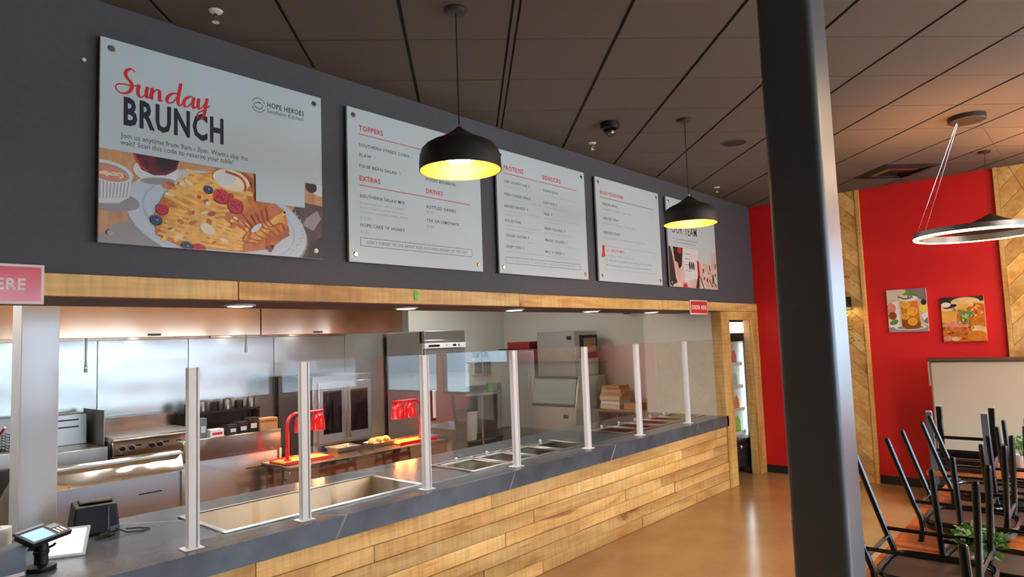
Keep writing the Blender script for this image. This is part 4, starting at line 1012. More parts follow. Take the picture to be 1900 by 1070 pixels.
CH = [ # x, y of seat centre, back side (+1 toward the counter), height step, extra turn, label
 (-5.85, -2.995, 1, .062, 0, 'upturned black metal chair with raked legs, beside the black column'),
 (-5.345, -3.16, -1, 0, -.08, 'upturned black metal chair whose two upright legs stand left of the white pot'),
 (-4.845, -3.00, 1, .062, 0, 'upturned black metal chair with raked legs on the second table'),
 (-4.43, -3.24, -1, 0, .02, 'upturned black metal chair facing away on the second table'),
 (-4.02, -3.02, 1, .062, .05, 'upturned black metal chair with raked legs on the third table'),
 (-3.60, -3.24, -1, 0, 0, 'upturned black metal chair facing away on the third table'),
 (-6.95, -3.43, -1, 0, 0, 'upturned black chair showing one square leg at the bottom edge')]
proto = None
for (x, y, bs, dz, tr, lb) in CH:
    if proto is None: proto = make_chair(lb, 'upturned chairs on the tables'); o = proto; KIDS[proto.name] = list(proto.children)
    else: o = copy_tree(proto); o['label'] = lb
    o.location = (x, y, TABZ+.485+dz); o.rotation_euler = (PI, 0, (0 if bs > 0 else PI)+tr)
# heavier grey-lit chair on the farthest table, its back to the camera
def heavy_chair(x, y, rz, label):
    t = thing('slat_back_chair', label, 'chair'); mb = MB()
    mb.box(-.20, .20, -.20, .20, .43, .475); mb.build('seat', 'chair_vinyl', t, .015, 2)
    mb = MB(); mb.box(-.19, .19, -.205, -.19, .38, .43); mb.box(-.19, .19, .19, .205, .38, .43); mb.box(-.205, -.19, -.2, .2, .38, .43); mb.box(.19, .205, -.2, .2, .38, .43); mb.build('seat_frame', 'chair_black', t, .004)
    w_ = .022
    for s in (-1, 1):
        mb = MB(); x_ = s*.185
        mb.hexa([(x_-w_, .17, .0), (x_+w_, .17, 0), (x_+w_, .205, 0), (x_-w_, .205, 0)], [(x_-w_, .165, .44), (x_+w_, .165, .44), (x_+w_, .205, .44), (x_-w_, .205, .44)])
        lg = mb.build('leg', 'chair_black', t, .005); B('glide', 'glide', lg, (x_-w_+.003, x_+w_-.003, .173, .202, -.008, 0))
        mb = MB(); prof = [(-.27, 0), (-.205, .40), (-.205, .50), (-.26, .90)]
        for (a, b_) in zip(prof[:-1], prof[1:]):
            mb.hexa([(x_-w_, a[0]-.02, a[1]), (x_+w_, a[0]-.02, a[1]), (x_+w_, a[0]+.02, a[1]), (x_-w_, a[0]+.02, a[1])], [(x_-w_, b_[0]-.02, b_[1]), (x_+w_, b_[0]-.02, b_[1]), (x_+w_, b_[0]+.02, b_[1]), (x_-w_, b_[0]+.02, b_[1])])
        lg = mb.build('leg', 'chair_lit_grey', t); B('glide', 'glide', lg, (x_-w_+.003, x_+w_-.003, -.286, -.254, -.008, 0))
    for z_ in (.19, .30): B('stretcher', 'chair_black', t, (-.17, .17, -.235+.02*(z_ > .25), -.22+.02*(z_ > .25), z_, z_+.025), bevel=.003)
    for z_ in (.58, .70, .82): B('back_slat', 'chair_black', t, (-.17, .17, -.235-(z_-.5)*.12, -.22-(z_-.5)*.12, z_, z_+.055), bevel=.004)
    t.location = (x, y, TABZ+.475); t.rotation_euler = (PI, 0, rz)
heavy_chair(-2.70, -2.70, PI/2, 'upturned grey-lit slat-back chair standing high on the farthest table')

def pot_plant(x, y, z, r_, h, fol, label, seed=1, n=150):
    t = thing('potted_plant', label, 'plant', (x, y, z), group='potted plants on the tables')
    mb = MB(); mb.lathe([(.0005, 0), (r_*.82, 0), (r_*.86, .005), (r_, h), (r_*.9, h), (r_*.88, h*.85)], n=28); mb.build('pot', 'pot_white', t)
    mb = MB(); mb.lathe([(.0005, h*.86), (r_*.89, h*.86)], n=20); mb.build('soil', 'soil', t)
    g = random.Random(seed)
    for ink, cnt in (('leaf', n), ('leaf_pale', n//2)):
        mb = MB()
        for k in range(cnt):
            a = g.uniform(0, 2*PI); el = g.uniform(-.15, 1.3); rr_ = fol*g.uniform(.35, 1)
            c0 = Vector((rr_*math.cos(a)*math.cos(el), rr_*math.sin(a)*math.cos(el), h+.02+rr_*math.sin(el)*1.0+.02)); d = Vector((math.cos(a), math.sin(a), g.uniform(-.4, .9))).normalized()
            L_ = g.uniform(.028, .048); v = d.cross(Vector((g.uniform(-.4, .4), g.uniform(-.4, .4), 1))).normalized()*L_*.32; up = v.cross(d).normalized()*.006
            mb._add([c0, c0+d*L_*.4+v+up, c0+d*L_*.8+v*.7+up, c0+d*L_, c0+d*L_*.8-v*.7+up, c0+d*L_*.4-v+up], [(0, 1, 2, 3), (0, 3, 4, 5)])
        mb.build('foliage', ink, t)
    mb = MB()
    for k in range(9):
        a = k*.7; mb.tube([(0, 0, h*.8), (.5*fol*math.cos(a)*.6, .5*fol*math.sin(a)*.6, h+.05), (fol*.8*math.cos(a), fol*.8*math.sin(a), h+.09)], .0025, 5)
    mb.build('stems', 'leaf', t)
pot_plant(-5.597, -3.125, TABZ, .036, .12, .10, 'small leafy plant in a white pot between the upturned chairs', 1)
pot_plant(-2.52, -3.06, TABZ, .06, .11, .11, 'small leafy plant in a white pot at the right edge before the banquette', 2)

# banquette against the red wall
t = thing('banquette', 'tall cream upholstered banquette with dark top rail against the red wall', 'banquette', (-.60, -2.15, 0))
B('backrest', 'banquette', t, (0, .30, -2.8, 0, .44, 1.525), bevel=.018)
B('top_rail', 'banquette_cap', t, (-.02, .32, -2.82, .02, 1.525, 1.552), bevel=.003)
B('end_flap', 'banquette', t, (.02, .28, .0, .022, 1.25, 1.525), bevel=.003)
B('seat_base', 'black_trim', t, (-.45, .30, -2.8, 0, .0, .34)); B('seat_cushion', 'banquette_seat', t, (-.50, .02, -2.8, 0, .34, .46), bevel=.03)
# ================================================================ KITCHEN
for k, x in enumerate((-9.0, -6.9, -4.8, -2.3)):  # unseen panels, added as the kitchen's light
    for yy in ((1.6, 3.0) if k < 3 else (3.3,)):
        t = thing('added_panel_light', 'flat white panel light in the kitchen ceiling, added out of sight behind the fascia', 'ceiling light', (x, yy, 3.0), group='panel lights added in the kitchen ceiling')
        B('frame', 'white_plastic', t, (-.61, .61, -.31, -.29, -.02, 0), (-.61, .61, .29, .31, -.02, 0), (-.61, -.59, -.29, .29, -.02, 0), (.59, .61, -.29, .29, -.02, 0))
        B('diffuser', 'troffer', t, (-.59, .59, -.29, .29, -.012, -.006))
# exhaust hoods
def hood(x0, x1, label, plates):
    t = thing('exhaust_hood', label, 'hood', (x0, 3.42, 2.085), group='exhaust hoods over the cook line'); W = x1-x0
    mb = MB(); mb.prism([(0, 0), (0, .62), (1.3, .62), (1.3, 0), (1.26, 0), (1.26, .05), (.04, .05), (.04, 0)], 'x', 0, W); mb.build('canopy', 'steel_warm_reflect', t, .004)
    
    for x in plates: B('name_plate', 'black_trim', t, (x-.06, x+.06, -.006, 0, .012, .034))
    n = max(1, round(W/1.2))
    for k in range(n):
        xx = (k+.5)*W/n; mb = MB(); mb.lathe([(.0005, .04), (.05, .045), (.075, .08), (.08, .15)], c=(xx, .62, 0), n=20); mb.build('hood_lamp', 'hood_lamp', t)
    return t
hood(-10.2, -7.93, 'stainless exhaust hood at far left with a black control display', [])
hood(-7.92, -5.525, 'stainless exhaust hood above the fryer and griddle', [1.28])
hood(-5.515, -3.50, 'stainless exhaust hood above the convection oven', [.72])
o = B('hood_display', 'black_plastic', None, (-.13, .08, -.02, -.006, .03, .17), bevel=.004); o.location = (-7.98, 3.42, 2.10); tag(o, 'black control display on the exhaust hood at the left edge', 'display')
B('screen', 'readout', o, (-.10, .05, -.022, -.0195, .06, .14))
for x, z0, lb in ((-7.21, 1.77, 'thin steel drop pipe hanging from the hood over the fryer'), (-5.655, 1.90, 'short steel drop pipe hanging from the hood above the oven')):
    mb = MB(); mb.cyl((0, 0, .06), (0, 0, 2.10-z0), .009, n=10); mb.cyl((0, 0, 0), (0, 0, .07), .016, .012, n=10); mb.box(-.012, .012, -.012, .012, .035, .05); o = mb.build('drop_pipe', 'steel_dark'); o.location = (x, 3.50, z0); tag(o, lb, 'pipe', 'drop pipes under the hoods')

# fryer, splash divider, griddle on a cabinet
t = thing('fryer', 'stainless deep fryer beside the griddle', 'fryer', (-7.42, 3.80, 0))
B('body', 'steel', t, (0, .50, .05, .80, .1, 1.02), bevel=.005); B('front_apron', 'steel', t, (0, .50, .0, .06, .86, 1.03), bevel=.006)
B('flue_riser', 'steel', t, (.02, .48, .55, .80, 1.02, 1.34), bevel=.01); B('vent_slot', 'black_trim', t, (.05, .40, .545, .552, 1.27, 1.285), (.05, .40, .545, .552, 1.20, 1.215)); B('oil_vat', 'steel_dark', t, (.06, .44, .12, .52, 1.021, 1.026))
for sx in (.03, .43): B('leg', 'steel_dark', t, (sx, sx+.04, .08, .12, 0, .1), (sx, sx+.04, .7, .74, 0, .1))
o = B('splash_divider', 'steel_dark', None, (-6.905, -6.895, 3.98, 4.60, .0, 1.37), bevel=.002); tag(o, 'upright steel splash divider between fryer and griddle', 'divider')
t = thing('griddle', 'wide stainless griddle with a row of black control knobs', 'griddle', (-6.875, 3.83, 0))
B('front_panel', 'steel_warm_reflect', t, (0, .92, 0, .06, .90, 1.06), bevel=.008); B('body', 'steel', t, (0, .92, .05, .80, .88, 1.06), bevel=.004)
B('bull_nose', 'steel', t, (0, .92, -.03, .08, 1.06, 1.085), bevel=.01); B('cook_plate', 'steel_plate', t, (.03, .89, .10, .72, 1.06, 1.088)); B('back_splash', 'steel_warm_reflect', t, (0, .92, .72, .80, 1.06, 1.24), bevel=.006)
B('refrigerated_base', 'steel', t, (0, .92, .02, .80, .12, .87), bevel=.005)
for k, x in enumerate((.09, .175, .365, .445, .645)):
    q = MB(); q.cyl((x, 0, .985), (x, -.008, .985), .033, n=20); kb = q.build('knob_bezel', 'chrome', t); q = MB(); q.cyl((x, -.008, .985), (x, -.035, .985), .026, .022, n=18); q.box(x-.005, x+.005, -.042, -.034, .965, 1.005); q.build('knob', 'black_plastic', kb)
B('badge', 'black_plastic', t, (.02, .11, -.003, 0, .915, .93)); B('dial_mark', 'black_plastic', t, (.215, .27, -.003, 0, .995, 1.01)); B('dial_mark', 'black_plastic', t, (.485, .54, -.003, 0, .995, 1.01))
t = thing('fry_station', 'stainless fry dump station left of the white post', 'fryer', (-8.35, 3.80, 0))
B('body', 'steel', t, (0, .86, 0, .80, .1, 1.08), bevel=.006); B('back_riser', 'steel_dark', t, (0, .86, .66, .80, 1.08, 1.35), bevel=.006)
for k in range(2):
    b_ = thing('fry_basket', ('dark wire fry basket with a red handle, left one', 'dark wire fry basket with a red handle, right one')[k], 'basket', (-8.02+k*.25, 4.10, 1.08), group='fry baskets'); g_ = MB()
    for i in range(7):
        f_ = i/6; g_.box(-.09+.18*f_-.002, -.09+.18*f_+.002, -.13, -.126, 0, .15); g_.box(-.09+.18*f_-.002, -.09+.18*f_+.002, .126, .13, 0, .15); g_.box(-.092, .092, -.13, -.126, .15*f_-.002, .15*f_+.002); g_.box(-.092, -.088, -.13, .13, .15*f_-.002, .15*f_+.002); g_.box(.088, .092, -.13, .13, .15*f_-.002, .15*f_+.002)
    g_.box(-.09, .09, -.13, .13, -.0, .003); g_.build('wire_basket', 'cast_iron', b_); q = MB(); q.tube([(0, -.13, .14), (0, -.22, .17), (0, -.40, .24)], .011, 8); q.build('handle', 'heat_red', b_)
# black range row and oven
t = thing('range_burners', 'low black range with grates in the shade below the steel wall', 'range', (-5.96, 3.85, 0))
B('body', 'steel_dark', t, (0, .92, 0, .80, .1, .98), bevel=.006); B('back_guard', 'cast_iron', t, (0, .92, .70, .80, .98, 1.20), bevel=.005)
for k in range(6):
    q = MB(); x = .08+k*.15
    for i in range(4): q.box(x-.06+.04*i-.006, x-.06+.04*i+.006, .08, .62, .98, 1.05)
    q.box(x-.07, x+.07, .30, .32, 1.02, 1.055); q.build('grate', 'cast_iron', t)
t = thing('overshelf', 'black overshelf with dark canisters above the range', 'shelf', (-5.96, 4.30, 1.20))
B('shelf_board', 'cast_iron', t, (0, .90, 0, .35, .0, .02), bevel=.003); B('upright', 'cast_iron', t, (0, .02, .02, .30, -.21, 0)); B('upright', 'cast_iron', t, (.88, .90, .02, .30, -.21, 0))
for k in range(6):
    c_ = thing('dark_canister', 'dark canister on the black overshelf, %s from the left' % ('first', 'second', 'third', 'fourth', 'fifth', 'sixth')[k], 'canister', (-5.88+k*.15, 4.42, 1.22), group='canisters on the overshelf')
    q = MB(); q.lathe([(.0005, 0), (.05, 0), (.052, .09+.02*(k % 2)), (.046, .10+.02*(k % 2)), (.0005, .102+.02*(k % 2))], n=18); q.build('body', 'steel_dark' if k % 2 else 'black_plastic', c_); q = MB(); q.cyl((0, 0, .10+.02*(k % 2)), (0, 0, .125+.02*(k % 2)), .014, n=10); q.build('lid_knob', 'chrome', c_)
t = thing('convection_oven', 'stainless double-door convection oven with dark windows', 'oven', (-4.62, 3.80, 0)); W = .90
B('body', 'steel', t, (0, W, .03, .86, .55, 1.56), bevel=.006); B('stand', 'steel_dark', t, (.02, .07, .06, .11, 0, .55), (W-.07, W-.02, .06, .11, 0, .55), (.02, .07, .76, .81, 0, .55), (W-.07, W-.02, .76, .81, 0, .55), (.02, W-.02, .06, .8, .2, .23))
for s in (0, 1):
    x0, x1 = (.06, .455) if s == 0 else (.465, .86); d = B('door', 'steel_satin', t, (x0, x1, -.01, .03, .72, 1.48), bevel=.006)
    B('door_window', 'oven_glass', d, (x0+.07, x1-.07, -.014, -.008, .84, 1.36)); B('window_gasket', 'black_trim', d, (x0+.06, x1-.06, -.0115, -.009, .83, 1.37)); xx = .43 if s == 0 else .49
    q = MB(); q.cyl((xx, -.05, .76), (xx, -.05, 1.44), .011, n=10); q.cyl((xx, -.05, .78), (xx, -.005, .78), .008, n=8); q.cyl((xx, -.05, 1.42), (xx, -.005, 1.42), .008, n=8); q.build('handle', 'chrome', d)
B('control_strip', 'black_plastic', t, (.06, .86, .0, .03, .60, .69), bevel=.004)

# two stainless prep tables with raised backs, facing the counter
def prep(x0, x1, y0, ztop, zmid, label, wav):
    t = thing('prep_table', label, 'prep table', (x0, y0, 0), group='stainless prep tables behind the counter'); W = x1-x0
    B('cabinet', 'steel_satin', t, (0, W, .02, .72, .1, zmid), bevel=.006); q = MB(); tl = .075 if wav == 'steel_wavy' else 0; q.hexa([(0, -.005, zmid-.01), (W, -.005, zmid-.01), (W, .02, zmid-.01), (0, .02, zmid-.01)], [(0, -.005+tl, ztop), (W, -.005+tl, ztop), (W, .02+tl, ztop), (0, .02+tl, ztop)]); q.build('upstand', wav, t, .003); B('back_shelf', 'steel', t, (0, W, .02, .16, ztop-.03, ztop-.008), bevel=.003)
    B('side_edge', 'steel', t, (W-.02, W+.004, -.008, .03, .1, zmid), bevel=.002)
    for x in (.10, W/2, W-.10):
        q = MB(); q.cyl((x, -.004, zmid+.012), (x, -.012, zmid+.012), .006, n=8); q.build('rivet', 'steel_dark', t)
    for x in (.04, W-.09): B('leg', 'steel_dark', t, (x, x+.05, .1, .15, 0, .1), (x, x+.05, .6, .65, 0, .1))
    B('name_badge', 'black_trim', t, (W-.36, W-.18, .014, .02, zmid-.155, zmid-.145))
prep(-7.70, -6.735, 2.5, 1.065, .905, 'stainless prep table with a shiny dented upstand, between white post and first glass post', 'steel_wavy')
prep(-6.66, -5.70, 2.7, 1.12, .93, 'stainless prep table with a dull upstand behind the first glass pane', 'steel_warm_reflect')
def boxthing(name, label, cat, loc, sx, sy, sz, m, rz=0, group=None, flaps=False, lab=None, labm='board_white'):
    t = thing(name, label, cat, loc, rz, group)
    B('carton' if m in ('cardboard', 'kraft', 'white_plastic', 'red_box') else 'body', m, t, (-sx/2, sx/2, -sy/2, sy/2, 0, sz), bevel=.003)
    B('lid_seam', 'ink_grey' if m != 'black_plastic' else 'grey_plastic', t, (-sx/2-.001, sx/2+.001, -sy/2-.001, sy/2+.001, sz*.82, sz*.83))
    if lab: B('paper_label', labm, t, (-sx*lab, sx*lab, -sy/2-.0015, -sy/2, sz*.3, sz*.62))
    return t
SZ = 1.112
boxthing('ticket_printer', 'upright grey ticket printer at the left end of the prep shelf', 'printer', (-6.46, 2.79, SZ), .07, .09, .19, 'grey_plastic', lab=.3)
boxthing('takeout_box', 'white carton with red print on the prep shelf', 'box', (-6.33, 2.79, SZ), .13, .10, .075, 'white_plastic', lab=.38, labm='ink_red')
for k, (x, w_, h_) in enumerate(((-6.175, .085, .10), (-6.07, .095, .115), (-5.965, .10, .145))):
    boxthing('black_bin', ('short black bin beside the white carton', 'middle black bin with a white label on the prep shelf', 'tallest black bin on the prep shelf')[k], 'bin', (x, 2.79, SZ), w_, .10, h_, 'black_plastic', group='black bins on the prep shelf', lab=.3)
t = boxthing('slotted_crate', 'tan slotted carton at the right end of the prep shelf', 'box', (-5.81, 2.79, SZ), .19, .12, .125, 'kraft', lab=None)
for k in range(8): B('slot', 'black_trim', t, (-.08+k*.021, -.07+k*.021, -.0615, -.059, .085, .105))

# pass table with heat lamps
t = thing('pass_table', 'dark-topped pass table under the red heat lamps', 'table', (-5.93, 2.12, 0)); W = 2.0
B('table_top', 'dark_stone', t, (0, W, 0, .55, .78, .82), bevel=.004); B('front_fascia', 'steel_warm_reflect', t, (0, W, .02, .06, .62, .78), bevel=.004); B('lower_shelf', 'steel_dark', t, (.03, W-.03, .06, .52, .25, .28))
for x in (.03, W-.08):
    for y in (.05, .46): B('leg', 'steel_dark', t, (x, x+.05, y, y+.05, 0, .78))
def heat_lamp(x, y, flip, label, rz):
    t = thing('heat_lamp', label, 'heat lamp', (x, y, .82), rz, group='red twin heat lamps on the pass table')
    B('base_tray', 'tray_orange_glow', t, (-.10, .42, -.14, .14, .0, .018), bevel=.005); B('base_rail', 'heat_red', t, (-.11, .43, -.15, -.14, 0, .03), (-.11, .43, .14, .15, 0, .03), bevel=.003)
    q = MB(); arc = [(0, 0, .018), (0, 0, .36)]+[(.10-.10*math.cos(a), 0, .36+.10*math.sin(a)) for a in [PI/2*k/8 for k in range(1, 9)]]+[(.40, 0, .46)]
    q.tube(arc, .017, 12); q.tube([(0, 0, .018), (0, 0, .03)], .035, 12); q.build('arch', 'heat_red', t)
    for k, xx in enumerate((.16, .34)):
        q = MB(); q.lathe([(.016, .455), (.03, .44), (.055, .42), (.066, .38), (.074, .28), (.078, .275), (.070, .275), (.06, .38), (.015, .43)], c=(xx, 0, 0), n=26); s_ = q.build('lamp_shade', 'heat_red', t)
        q = MB(); q.sphere((xx, 0, .318), .036, 14, 10); q.build('bulb', 'heat_bulb', s_)
        L = bpy.data.lights.new('heat_glow', 'AREA'); L.shape = 'DISK'; L.size = .10; L.energy = 9; L.color = (1, .40, .10); lo = bpy.data.objects.new('heat_glow', L); COL.objects.link(lo); lo.parent = t; lo.location = (xx, 0, .27)
    return t
heat_lamp(-5.79, 2.42, 1, 'red twin heat lamp, nearer one behind the second glass post', 0)
heat_lamp(-4.10, 2.40, -1, 'red twin heat lamp, farther one beside the steel refrigerator', PI)
t = thing('foil_pan', 'crinkled foil pan standing on the pass table', 'pan', (-5.10, 2.50, .82))
def pan(mb, a, b_, h_, fl):
    lo = [(-a, -b_, 0), (a, -b_, 0), (a, b_, 0), (-a, b_, 0)]; hi = [(-a-fl, -b_-fl, h_), (a+fl, -b_-fl, h_), (a+fl, b_+fl, h_), (-a-fl, b_+fl, h_)]
    hi2 = [(p_[0]*.96, p_[1]*.94, h_) for p_ in hi]; lo2 = [(p_[0]*.96, p_[1]*.94, .006) for p_ in lo]
    mb._add(lo+hi+hi2+lo2, [(3, 2, 1, 0)]+[(i, (i+1) % 4, 4+(i+1) % 4, 4+i) for i in range(4)]+[(4+i, 4+(i+1) % 4, 8+(i+1) % 4, 8+i) for i in range(4)]+[(8+i, 8+(i+1) % 4, 12+(i+1) % 4, 12+i) for i in range(4)]+[(12, 13, 14, 15)])
q = MB(); pan(q, .12, .08, .055, .025); q.build('pan_body', 'foil', t); q = MB(); q.tube([(-.15, -.11, .056), (.15, -.11, .056), (.15, .11, .056), (-.15, .11, .056)], .005, 6, closed=True); q.build('rolled_rim', 'foil', t)
t = thing('bread_tray', 'foil tray heaped with golden bread under the farther heat lamp', 'tray', (-4.66, 2.46, .82))
q = MB(); pan(q, .13, .08, .05, .02); q.build('tray_body', 'foil', t)
for k in range(7):
    q = MB(); q.sphere((-.10+.035*k, .02*math.sin(k*2.2), .06+.008*(k % 3)), .036, 12, 8, (1, 1.5, .75)); q.build('bread_piece', 'bread', t)

# reach-in refrigerator
t = thing('reach_in_refrigerator', 'tall stainless reach-in refrigerator with one door', 'refrigerator', (-2.79, 3.80, 0)); W = .83
B('body', 'steel_soft', t, (0, W, .05, .88, .12, 2.105), bevel=.006); B('door', 'steel_satin', t, (.01, W-.005, 0, .05, .16, 1.84), bevel=.006)
B('top_grille', 'steel', t, (.0, W, .0, .05, 1.975, 2.108), bevel=.004); B('grille_band', 'steel_satin', t, (.0, W, -.004, .05, 1.93, 1.972), bevel=.003)
cp = B('control_panel', 'white_plastic', t, (.0, W, -.012, .05, 1.85, 1.925), bevel=.003); B('display', 'black_plastic', cp, (.07, .29, -.014, -.011, 1.872, 1.903)); B('switch', 'black_plastic', cp, (.56, .63, -.014, -.011, 1.872, 1.903), (.68, .70, -.014, -.011, 1.868, 1.907)); B('button', 'chrome', cp, (.42, .44, -.014, -.011, 1.88, 1.90))
h_ = B('handle_recess', 'black_plastic', t, (.09, .19, -.012, .0, .80, 1.26), bevel=.004); B('handle', 'white_plastic', h_, (.115, .175, -.024, -.010, .84, 1.24), bevel=.005); B('side_gap', 'black_trim', t, (-.003, 0, .052, .10, 1.93, 2.10))
for x in (.05, W-.10):
    for y in (.10, .78): q = MB(); q.cyl((x, y, .05), (x+.04, y, .05), .05, n=14); q.box(x-.01, x+.05, y-.03, y+.03, .09, .12); q.build('caster', 'black_plastic', t)
# knife holder on the back wall
t = thing('knife_holder', 'wall-mounted clear knife holder with green-handled knives', 'knife holder', (-.66, YB, 1.34))
B('pocket', 'bin_clear', t, (-.22, -.02, -.07, -.004, .0, .30), (.0, .21, -.07, -.004, .0, .30), bevel=.006); B('pocket_front', 'lid_grey', t, (-.21, -.03, -.074, -.07, .02, .22), (.01, .20, -.074, -.07, .02, .22))
for k, x in enumerate((-.18, -.13, -.08, .03, .07, .12, .17)):
    q = MB(); q.M = Matrix.Translation((x, -.037, .28)) @ Matrix.Rotation((k % 3-1)*.12, 4, 'Y'); q.box(-.012, .012, -.008, .008, 0, .12+.02*(k % 2)); q.box(-.008, .008, -.002, .002, -.2, 0); q.M = None; q.build('knife', 'green_handle', t, .003)
# back-wall work table, bin and cup
t = thing('work_table', 'small stainless work table along the white back wall', 'table', (-1.68, 4.12, 0)); W = 1.45
B('table_top', 'steel', t, (0, W, 0, .60, 1.03, 1.07), bevel=.005); B('back_splash', 'steel', t, (0, W, .585, .60, 1.07, 1.16), bevel=.003); B('under_shelf', 'steel_dark', t, (.02, W-.02, .02, .58, .30, .325))
for x in (.42, W-.05):
    for y in (.03, .55): q = MB(); q.cyl((x, y, 0), (x, y, 1.03), .019, n=12); q.build('leg', 'chrome', t)
t = thing('ingredient_bin', 'translucent white tub below the work table', 'bin', (-1.45, 4.34, .325))
q = MB(); q.lathe([(.0005, 0), (.155, 0), (.165, .01), (.20, .44), (.21, .445), (.21, .47), (.195, .47), (.155, .02)], n=30); q.build('tub', 'bin_clear', t); q = MB(); q.lathe([(.0005, .30), (.18, .30)], n=24); q.build('contents', 'cardboard', t)
t = thing('green_cup', 'green plastic container on the work table', 'container', (-.87, 4.32, 1.07)); q = MB(); q.lathe([(.0005, 0), (.055, 0), (.065, .13), (.068, .135), (.06, .135), (.05, .01)], n=22); q.build('cup_body', 'green_cup', t); q = MB(); q.lathe([(.0005, .10), (.061, .10)], n=20); q.build('filling', 'leaf', t)
boxthing('steel_canister', 'grey steel canister next to the green container', 'canister', (-.68, 4.34, 1.07), .16, .16, .15, 'steel')

# tall cabinet, ice machine and box table along the right-hand wall
t = thing('tall_cabinet', 'tall grey steel cabinet left of the ice machine', 'cabinet', (-.89, 3.33, 0))
B('body', 'steel', t, (.02, .88, 0, .74, .1, 1.77), bevel=.005); B('door', 'steel_satin', t, (0, .02, .02, .72, .12, 1.74), bevel=.004); B('handle', 'chrome', t, (-.03, -.012, .07, .09, 1.1, 1.45), (-.012, 0, .075, .085, 1.12, 1.14), (-.012, 0, .075, .085, 1.41, 1.43), bevel=.003); B('top_trim', 'black_trim', t, (-.01, .88, -.005, .745, 1.77, 1.785))
for y in (.04, .66): B('leg', 'steel_dark', t, (.05, .09, y, y+.04, 0, .1), (.8, .84, y, y+.04, 0, .1))
boxthing('red_carton', 'flat dark red carton on top of the tall cabinet', 'box', (-.52, 3.72, 1.785), .55, .48, .11, 'red_box')
t = thing('ice_machine', 'stainless ice machine head on a wide storage bin', 'ice machine', (-.86, 2.50, 0))
B('machine_head', 'steel', t, (0, .62, 0, .76, 1.33, 2.035), bevel=.008); B('side_louvre', 'steel_dark', t, (.22, .55, -.006, 0, 1.70, 1.92)); B('louvre_frame', 'black_trim', t, (.12, .60, -.003, 0, 1.60, 1.97))
for k in range(7): B('louvre_slat', 'kraft', t, (.24+.043*k, .26+.043*k, -.012, -.004, 1.72, 1.90))
B('head_badge', 'ink_navy', t, (-.006, 0, .07, .16, 1.90, 1.96)); B('bin_badge', 'ink_navy', t, (-.126, -.119, .10, .19, .70, .76))
q = MB(); q.prism([(.72, .12), (.72, 1.33), (.0, 1.33), (-.12, .88), (-.12, .12)], 'y', -.05, .81); q.build('storage_bin', 'steel', t, .006)
dirv = Vector((-.12, 0, -.45)).normalized(); nrm = Vector((-.45, 0, .12)).normalized()
def slab(mb, a0, a1, y0, y1, d0, d1):
    base = Vector((0, 0, 1.33)); c = lambda a, y, d: tuple(base+dirv*a+nrm*d+Vector((0, y, 0)))
    mb.hexa([c(a0, y0, d0), c(a1, y0, d0), c(a1, y1, d0), c(a0, y1, d0)], [c(a0, y0, d1), c(a1, y0, d1), c(a1, y1, d1), c(a0, y1, d1)])
q = MB(); slab(q, .03, .45, -.03, .79, .002, .03); d_ = q.build('bin_door', 'lid_grey', t, .008); q = MB(); slab(q, .09, .36, .03, .73, .03, .036); q.build('door_panel', 'lid_grey', d_, .004); q = MB(); slab(q, .43, .47, -.03, .79, .0, .05); q.build('door_lip', 'black_plastic', d_, .006); q = MB(); slab(q, .0, .04, -.03, .79, .0, .04); q.build('hinge_rail', 'black_trim', d_, .004)
for y in (.0, .70): B('leg', 'black_trim', t, (-.08, -.03, y, y+.05, 0, .12), (.6, .65, y, y+.05, 0, .12))
t = thing('side_table', 'stainless side table stacked with cartons right of the ice machine', 'table', (-.66, 1.15, 0)); 
B('table_top', 'steel', t, (0, .66, 0, 1.22, .79, .83), bevel=.004); B('under_shelf', 'steel_dark', t, (.03, .63, .03, 1.19, .28, .30))
for x in (.04, .60):
    for y in (.05, 1.16): q = MB(); q.cyl((x, y, 0), (x, y, .79), .02, n=12); q.build('leg', 'chrome', t)
for k, (dx_, dy_, m_, sx, sy, h_) in enumerate(((0, 0, 'cardboard', .34, .36, .07), (.01, .01, 'white_plastic', .32, .34, .06), (-.01, 0, 'cardboard', .34, .36, .065), (.0, -.02, 'kraft', .36, .38, .05), (.02, .01, 'cardboard', .30, .33, .06), (.0, .0, 'kraft', .33, .30, .045))):
    zc_ = .83+sum((.07, .06, .065, .05, .06, .045)[:k]); boxthing('flat_carton', ('bottom', 'second', 'third', 'fourth', 'fifth', 'topmost')[k]+' flat carton in the stack right of the ice machine', 'box', (-.40+dx_, 2.10+dy_, zc_), sx, sy, h_, m_, .03*(k-2), 'cartons stacked on the side table')
boxthing('tan_tray', 'low tan food tray beside the carton stack', 'box', (-.42, 1.75, .83), .26, .24, .09, 'kraft'); boxthing('tan_carton', 'tan carton half hidden by the white partition', 'box', (-.33, 1.42, .83), .24, .24, .16, 'kraft')
B_ = thing('wall_camera', 'small black wall camera high on the kitchen side wall', 'security camera', (-.02, 2.0, 2.33)); B('mount', 'black_trim', B_, (-.05, 0.02, -.03, .03, -.03, .03), bevel=.003); B('camera_body', 'grey_plastic', B_, (-.16, -.04, -.035, .035, -.06, .02), bevel=.006)

